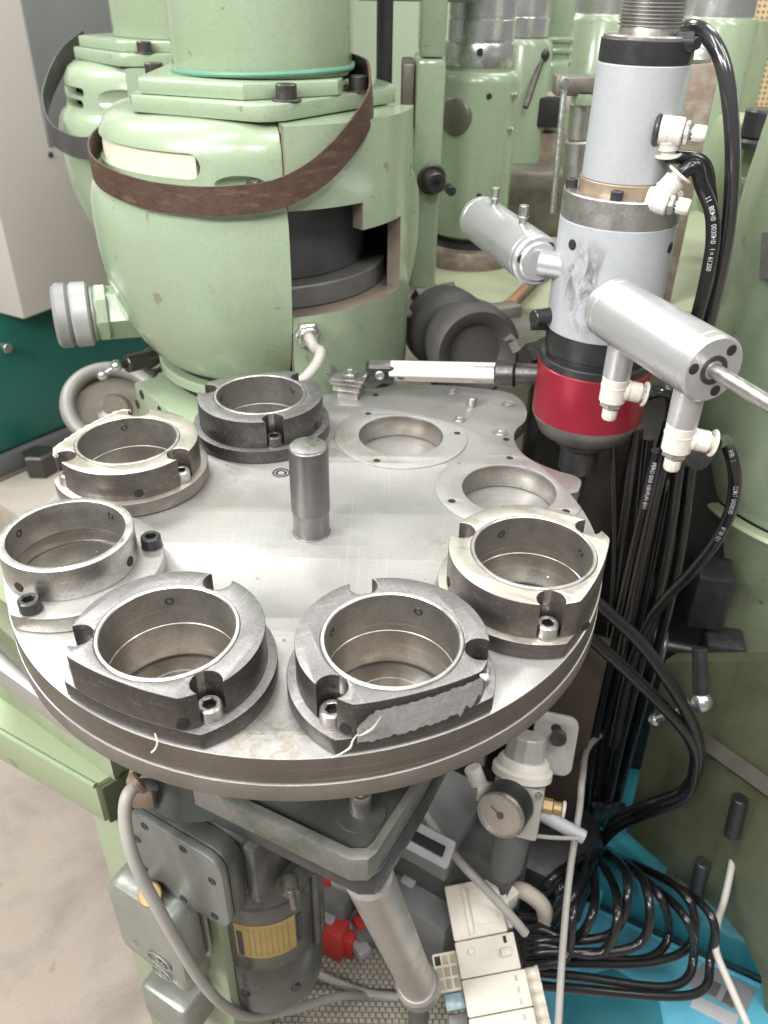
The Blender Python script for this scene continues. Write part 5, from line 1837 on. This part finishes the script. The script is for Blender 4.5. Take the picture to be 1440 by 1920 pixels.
# hoses fanning from the bundle foot to the valve block
foot = A(1112, 1595, Y=.25)
fan = [((1072, 1660), (1035, 1690), 1722), ((1092, 1670), (1050, 1720), 1742), ((1118, 1680), (1075, 1770), 1748), ((1150, 1670), (1115, 1790), 1778), ((1232, 1650), (1250, 1750), 1782),
       ((1268, 1672), (1288, 1752), 1798), ((1270, 1690), (1300, 1800), 1822), ((1310, 1690), (1330, 1790), 1846), ((1060, 1640), (1020, 1668), 1716), ((1200, 1662), (1180, 1760), 1790), ((1165, 1655), (1145, 1740), 1768), ((1085, 1690), (1060, 1790), 1812)]
spots_ = ('first', 'second', 'third', 'fourth', 'fifth', 'sixth', 'seventh', 'outermost', 'topmost', 'ninth', 'tenth', 'lowest')
for i, (m1, m2, yy) in enumerate(fan):
    xx = 968 + (yy - 1710) * .17
    jt = lambda p: (p[0] + random.uniform(-16, 16), p[1] + random.uniform(-12, 12))
    m1, m2 = jt(m1), jt(m2)
    if i in (4, 5, 6, 7):
        w3 = (1215 + 22 * (i - 4), yy + (24 if i > 5 else 18))
        pts = [foot + Vector((.004 * (i - 4), 0, .12)), foot + Vector((.003 * (i - 4), .0, .02)), A(*m1, Z=-.60), A(*m2, Z=-.66), A(*jt(w3), Z=-.66), A(xx + 90, yy + 8, Z=-.63), A(xx, yy, Z=-.60)]
    else:
        pts = [foot + Vector((.004 * (i - 4), 0, .12)), foot + Vector((.003 * (i - 4), .0, .02)), A(*m1, Z=-.55), A(*m2, Z=-.59), A(xx + 40, yy - 4, Z=-.59), A(xx, yy, Z=-.58)]
    hose(spots_[i] + (' black hose counted down' if i < 7 or i in (9, 10) else ' black hose') + ' the right side of the ivory valve block', pts, .0058, RUBBER)
tie = finish('cable_tie', move(lathe([(.016, -.006), (.0185, -.006), (.0185, .006), (.016, .006)], 28, close=True), foot + Vector((-.004, 0, .01))), BLACKP, None)
tag(tie, 'black tie gathering the hose bundle above the blue bin', 'cable tie')

# pale cables
for lab, pts, r, m in (('straight pale cable hanging in front of the valve block', [A(1150, 1360, Y=.30), A(1104, 1400, Y=.22), A(1092, 1460, Z=-.44), A(1086, 1520, Z=-.455), A(1068, 1640, Z=-.5), A(1055, 1780, Z=-.53), A(1046, 1940, Z=-.55)], .0042, CABLE),
                       ('grey cable slanting across the junction box to the hoses', [A(775, 1480, Z=-.42), A(800, 1530, Z=-.44), A(858, 1610, Z=-.48), A(910, 1665, Z=-.50), A(960, 1720, Z=-.53), A(985, 1750, Z=-.55)], .0056, CABLE),
                       ('pale cable running down over the blue bin at the right', [A(1392, 1500, Z=-.5), A(1376, 1600, Z=-.58), A(1360, 1680, Z=-.62), A(1345, 1730, Z=-.63), A(1342, 1780, Z=-.64), A(1370, 1850, Z=-.65), A(1410, 1940, Z=-.66)], .0048, CABLEL),
                       ('thin grey wire behind the pressure gauge', [A(975, 1563, Z=-.42), A(1030, 1570, Z=-.43), A(1085, 1572, Z=-.44)], .0025, CABLE),
                       ('pale grey pipe behind the pressure gauge', [A(1000, 1518, Z=-.44), A(1040, 1540, Z=-.45), A(1095, 1570, Z=-.46)], .0085, PALEPL)):
    o = finish('loose_cable', tube(pts, r, 12), m, None)
    tag(o, lab, 'cable', 'loose cables among the hoses')
bc = finish('beige_conduit', tube([A(960, 1668, Z=-.58), A(985, 1672, Z=-.56), A(1018, 1700, Z=-.57), A(1020, 1735, Z=-.6), A(1000, 1760, Z=-.62)], .0105, 14), BEIGE, None)
tag(bc, 'short beige conduit bend behind the valve block', 'conduit')
wtri = finish('white_wedge', obox('', 942, 1682, -.57, .03, .03, .03, 40, WHITE), WHITE, None)
tag(wtri, 'small white wedge above the beige conduit bend', 'wedge')

# ================================================================ regulator with gauge
RP = A(975, 1470, Y=.02)
rg2 = thing('air_regulator', 'pale air regulator with a grey knob and black gauge under the rim', 'regulator', RP + Vector((0, 0, -.2)))
rx = Vector((.93, -.30, -.10)).normalized()
rzv = (A(985, 1370, Y=.035) - A(965, 1490, Y=.0)).normalized()
ry = rzv.cross(rx).normalized()
rx = ry.cross(rzv).normalized()
RM = Matrix(((rx.x, ry.x, rzv.x, RP.x), (rx.y, ry.y, rzv.y, RP.y), (rx.z, ry.z, rzv.z, RP.z), (0, 0, 0, 1)))
REGG = mat('regulator_grey', (.36, .355, .33), .45, .1, (.30, .29, .26), 20)
finish('body', xf(box(.056, .050, .060, .004, (0, 0, -.022)), RM), REGG, rg2)
rb_ = lathe([(0, .010), (.030, .010), (.034, .012), (.034, .020), (.030, .023), (.029, .028), (.026, .032), (0, .032)], 48)
finish('knurled_ring', xf(rb_, RM), WHITE, rg2)
kp_ = lathe([(0, .032), (.0230, .032), (.0225, .034), (.0205, .056), (.0190, .058), (0, .059)], 24)
for v in kp_.verts:
    r_ = math.hypot(v.co.x, v.co.y)
    if r_ > .018 and round(math.atan2(v.co.y, v.co.x) / (2 * PI / 24)) % 2:
        v.co.x *= .96
        v.co.y *= .96
finish('knob', xf(kp_, RM), REGG, rg2, smooth=20)
for s in (-1, 1):
    finish('body_screw', xf(lathe([(0, .0035), (.0035, .003), (.004, .0), (0, 0)], 14), RM @ T(s * .022, -.0255, .002) @ Matrix.Rotation(PI / 2, 4, 'X')), ZINC, rg2)
gp0, gp1 = A(957, 1502, Y=-.005), A(927, 1545, Y=-.045)
gg = finish('gauge_case', xf(lathe([(0, 0), (.026, 0), (.0275, .002), (.0275, .028), (.025, .030), (0, .030)], 48), axis(gp0, gp1)), BLACKP, rg2)
gq = (gp1 - gp0).normalized()
dl = finish('gauge_dial', xf(lathe([(0, .0305), (.0235, .0305), (.0240, .0302), (.0240, .029), (0, .029)], 40), axis(gp0, gp1)), DIAL, gg)
finish('gauge_bezel', xf(lathe([(.0238, .0295), (.0245, .0325), (.0258, .0325), (.0268, .029)], 48), axis(gp0, gp1)), STEEL, gg)
finish('dial_hub', xf(join(lathe([(0, .0318), (.004, .0318), (.004, .0306), (0, .0306)], 16), box(.014, .0012, .0008, 0, (-.006, .003, .0312), R(-28))), axis(gp0, gp1)), GREYPD, gg)
finish('brass_fitting', xf(join(cyl((.028, 0, -.018), (.040, 0, -.018), .009, 6), cyl((.040, 0, -.018), (.050, 0, -.018), .0075, 18)), RM), BRASS, rg2)
finish('white_collar', xf(cyl((.050, 0, -.018), (.054, 0, -.018), .010, 20), RM), WHITE, rg2)
finish('port_fittings', xf(join(cyl((-.028, 0, -.018), (-.046, 0, -.018), .012, 20), cyl((-.046, 0, -.010), (-.056, -.004, .008), .010, 18)), RM), WHITE, rg2)
finish('filter_bowl', xf(lathe([(0, -.052), (.021, -.052), (.0215, -.06), (.019, -.10), (.012, -.112), (0, -.114)], 32), RM), GREYPD, rg2)
fp = finish('mount_flange', xf(plate([rrect(.05, .07, .012), circ(.006, (0, .018), 18)], -.004, .004, .001), RM @ T(.030, .03, .045) @ Matrix.Rotation(PI / 2, 4, 'X')), REGG, rg2)
finish('flange_knob', xf(join(cyl((.034, .02, .058), (.034, .008, .058), .009, 16)), RM), OXIDE, rg2)

# brown panel, and a black column added to fill the dark void behind the bundle
bpn = finish('brown_panel', box(.07, .02, .40, .003, A(1078, 1390, Y=.20) + Vector((-.01, .02, -.02)), R(-22)), mat('brown_plate', (.075, .055, .042), .6, 0, (.05, .036, .03), 6), None)
tag(bpn, 'flat brown plate behind the air regulator', 'plate')
dcl = finish('void_fill_pedestal', join(box(.40, .20, .80, .01, (.47, .48, -.53), R(-10)), box(.12, .14, .10, .01, (.33, .40, -.10), R(-12))), mat('void_black', (.012, .011, .010), .5, .1, (.025, .021, .018), 7, .5, .8, .7), None)
tag(dcl, 'black pedestal added to fill the dark void behind the hose bundle', 'pedestal')

# ================================================================ right: green base with shade in its colour, shaft, ball handle
w0_, w1_ = A(1172, 1560, Z=-.70), A(1310, 1682, Z=-.70)
wd = (w1_ - w0_).normalized()
wn = Vector((wd.y, -wd.x, 0))
if wn.dot(CAM - w0_) < 0:
    wn = -wn
gbs = thing('base_casting', 'stained green machine base at the lower right, shade in its colour', 'machine base', (w1_.x, w1_.y, FLOOR))
WM = Matrix(((wd.x, 0, wn.x, w0_.x), (wd.y, 0, wn.y, w0_.y), (0, 1, 0, w0_.z), (0, 0, 0, 1)))
WI = WM.inverted()


def wpt(px, py):
    q = WI @ onplane(px, py, w0_, wn)
    return (q.x, q.y)


wpoly = [wpt(1246, 1240), wpt(1172, 1560), wpt(1310, 1682), wpt(1352, 1712), wpt(1395, 1765), wpt(1425, 1830), wpt(1436, 1920), wpt(1440, 2000), wpt(1640, 2000), wpt(1640, 1240)]
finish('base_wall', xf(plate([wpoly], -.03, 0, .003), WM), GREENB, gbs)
finish('base_rail', sweep([onplane(1322, 1385, w0_, wn) + wn * .006, onplane(1470, 1490, w0_, wn) + wn * .006], [(.010 * x, .013 * y) for x, y in ((-1, -1), (1, -1), (1, 1), (-1, 1))]), mat('brown_rail', (.05, .045, .032), .55, .1, (.075, .066, .05), 20), gbs)
for (xa, ya, xb, yb) in ((1395, 1490, 1378, 1560), (1325, 1610, 1310, 1672)):
    P, Q = onplane(xa, ya, w0_, wn) + wn * .008, onplane(xb, yb, w0_, wn) + wn * .008
    finish('base_stud', cyl(P, Q, .010, 16), OXIDE, gbs)
sf = thing('cross_shaft', 'steel collar on a dark cross shaft below the right housing', 'shaft', A(1260, 1210, Y=.30))
c0s, c1s = A(1222, 1205, Y=.30), A(1250, 1208, Y=.29)
sxv = Vector((.97, -.2, -.05)).normalized()
finish('collar', cyl(c0s, c0s + sxv * .016, .032, 36), STEEL, sf)
finish('shaft', cyl(c0s + sxv * .016, c0s + sxv * .16, .0085, 18), OXIDE, sf)
finish('shaft_clamp', join(box(.055, .05, .075, .008, c0s + sxv * .095 + Vector((0, 0, .0)), R(-12)), box(.075, .05, .04, .008, c0s + sxv * .105 + Vector((0, 0, -.045)), R(-12)), box(.05, .06, .09, .006, c0s + sxv * .07 + Vector((0, .03, .085)), R(-12))), OXIDE, sf)
bh = thing('ball_lever', 'polished ball handle lever at the right below the black hoses', 'lever', A(1310, 1330, Y=.22))
h0_, h1_ = onplane(1272, 1318, w0_, wn) + wn * .05, onplane(1355, 1286, w0_, wn) + wn * .045
finish('arm', cyl(h0_, h1_, .0062, 18, r2=.0048), CHROME, bh)
for P, r_ in ((h0_, .0088), (h1_, .0135)):
    sb = bmesh.new()
    bmesh.ops.create_uvsphere(sb, u_segments=24, v_segments=14, radius=r_)
    finish('ball', move(sb, P), CHROME, bh)
finish('lever_spindle', cyl(h1_, h1_ + Vector((-.006, .03, .06)), .009, 16), OXIDE, bh)
kk = finish('ribbed_cap', xf(lathe([(0, 0), (.010, 0), (.0105, .001), (.0105, .004), (.0165, .005), (.017, .016), (.012, .018), (0, .018)], 18), axis(A(1293, 848, Y=.16), A(1306, 850, Y=.15))), OXIDE, None)
tag(kk, 'dark ribbed cap hanging beside the far white fitting', 'cap')

# ================================================================ blue bins
Zb = -.80
l0b, l1b = A(1100, 1683, Z=Zb), A(1432, 1836, Z=Zb)
bd = (l1b - l0b).normalized()
bn = Vector((bd.y, -bd.x, 0))
if bn.dot(CAM - l0b) < 0:
    bn = -bn
bl = thing('blue_bin', 'sky blue plastic bin under the hoses with a pale label', 'bin', l0b + Vector((0, 0, FLOOR - Zb)))
ang = math.atan2(bd.y, bd.x)
cc = (l0b + l1b) / 2 + bn * .11 - bd * .03
finish('bin_body', box((l1b - l0b).length + .12, .21, Zb - FLOOR, .008, (cc.x, cc.y, (Zb + FLOOR) / 2), ang), BLUE, bl)
BMx = Matrix(((bd.x, bn.x, 0, l0b.x), (bd.y, bn.y, 0, l0b.y), (0, 0, 1, Zb), (0, 0, 0, 1)))
BI = BMx.inverted()


def bpt(px, py):
    q = BI @ A(px, py, Z=Zb)
    return q


def quad(name, pxs, z0, z1, m, parent, bev=.0005):
    return finish(name, xf(plate([[(bpt(*p).x, bpt(*p).y) for p in pxs]], z0, z1, bev), BMx), m, parent)


quad('pale_label', [(1292, 1888), (1304, 1866), (1386, 1905), (1378, 1932)], .0005, .002, PALEPL, bl)
quad('grey_panel', [(1285, 1845), (1318, 1806), (1418, 1858), (1395, 1905)], .0005, .0025, GREYPL, bl)
quad('dark_square', [(1320, 1862), (1332, 1838), (1352, 1848), (1342, 1872)], .0027, .0035, GREYPD, bl)
quad('dark_square', [(1352, 1880), (1362, 1858), (1384, 1868), (1374, 1892)], .0027, .0035, GREYPD, bl)
quad('lid_shade_patch', [(1050, 1838), (1150, 1818), (1232, 1862), (1246, 1935), (1050, 1935)], .0005, .002, BLUED, bl)  # shadow on the lid, painted as a darker quad
quad('lid_rib', [(1120, 1708), (1426, 1850), (1424, 1856), (1118, 1714)], .0005, .006, BLUE, bl)
quad('dark_lid_seam', [(1096, 1682), (1432, 1836), (1432, 1842), (1096, 1688)], .0005, .0015, BLACKHOLE, bl)
bl2 = thing('teal_bin', 'darker blue bin behind the sky blue one beneath the green base', 'bin', l0b + Vector((0, 0, FLOOR - Zb)) - bn * .2)
cc = (l0b + l1b) / 2 - bn * .135 + bd * .06
finish('bin_body', box((l1b - l0b).length + .25, .25, Zb + .045 - FLOOR, .01, (cc.x, cc.y, (Zb + .045 + FLOOR) / 2), ang), BLUED, bl2)
bl3 = thing('small_blue_bin', 'small blue crate behind the pale hanging cable', 'bin', A(1010, 1700, Z=FLOOR))
finish('crate_body', obox('', 1000, 1690, -.86, .20, .22, .16, -25, BLUE), BLUE, bl3)
finish('crate_rim', obox('', 1020, 1640, -.79, .16, .05, .02, -25, BLUE), BLUE, bl3)
ck = finish('black_bag', join(obox('', 930, 1620, -.80, .30, .16, .28, -28, BLACKP, .04)), BLACKP, None)
tag(ck, 'black box in the shade behind the valve block', 'box')
zc_ = finish('zinc_clamp', join(obox('', 1285, 1668, -.76, .07, .03, .012, -33, ZINC), obox('', 1300, 1670, -.745, .018, .018, .02, -33, ZINC)), ZINC, None)
tag(zc_, 'bright zinc clamp plate on the darker blue bin', 'clamp')
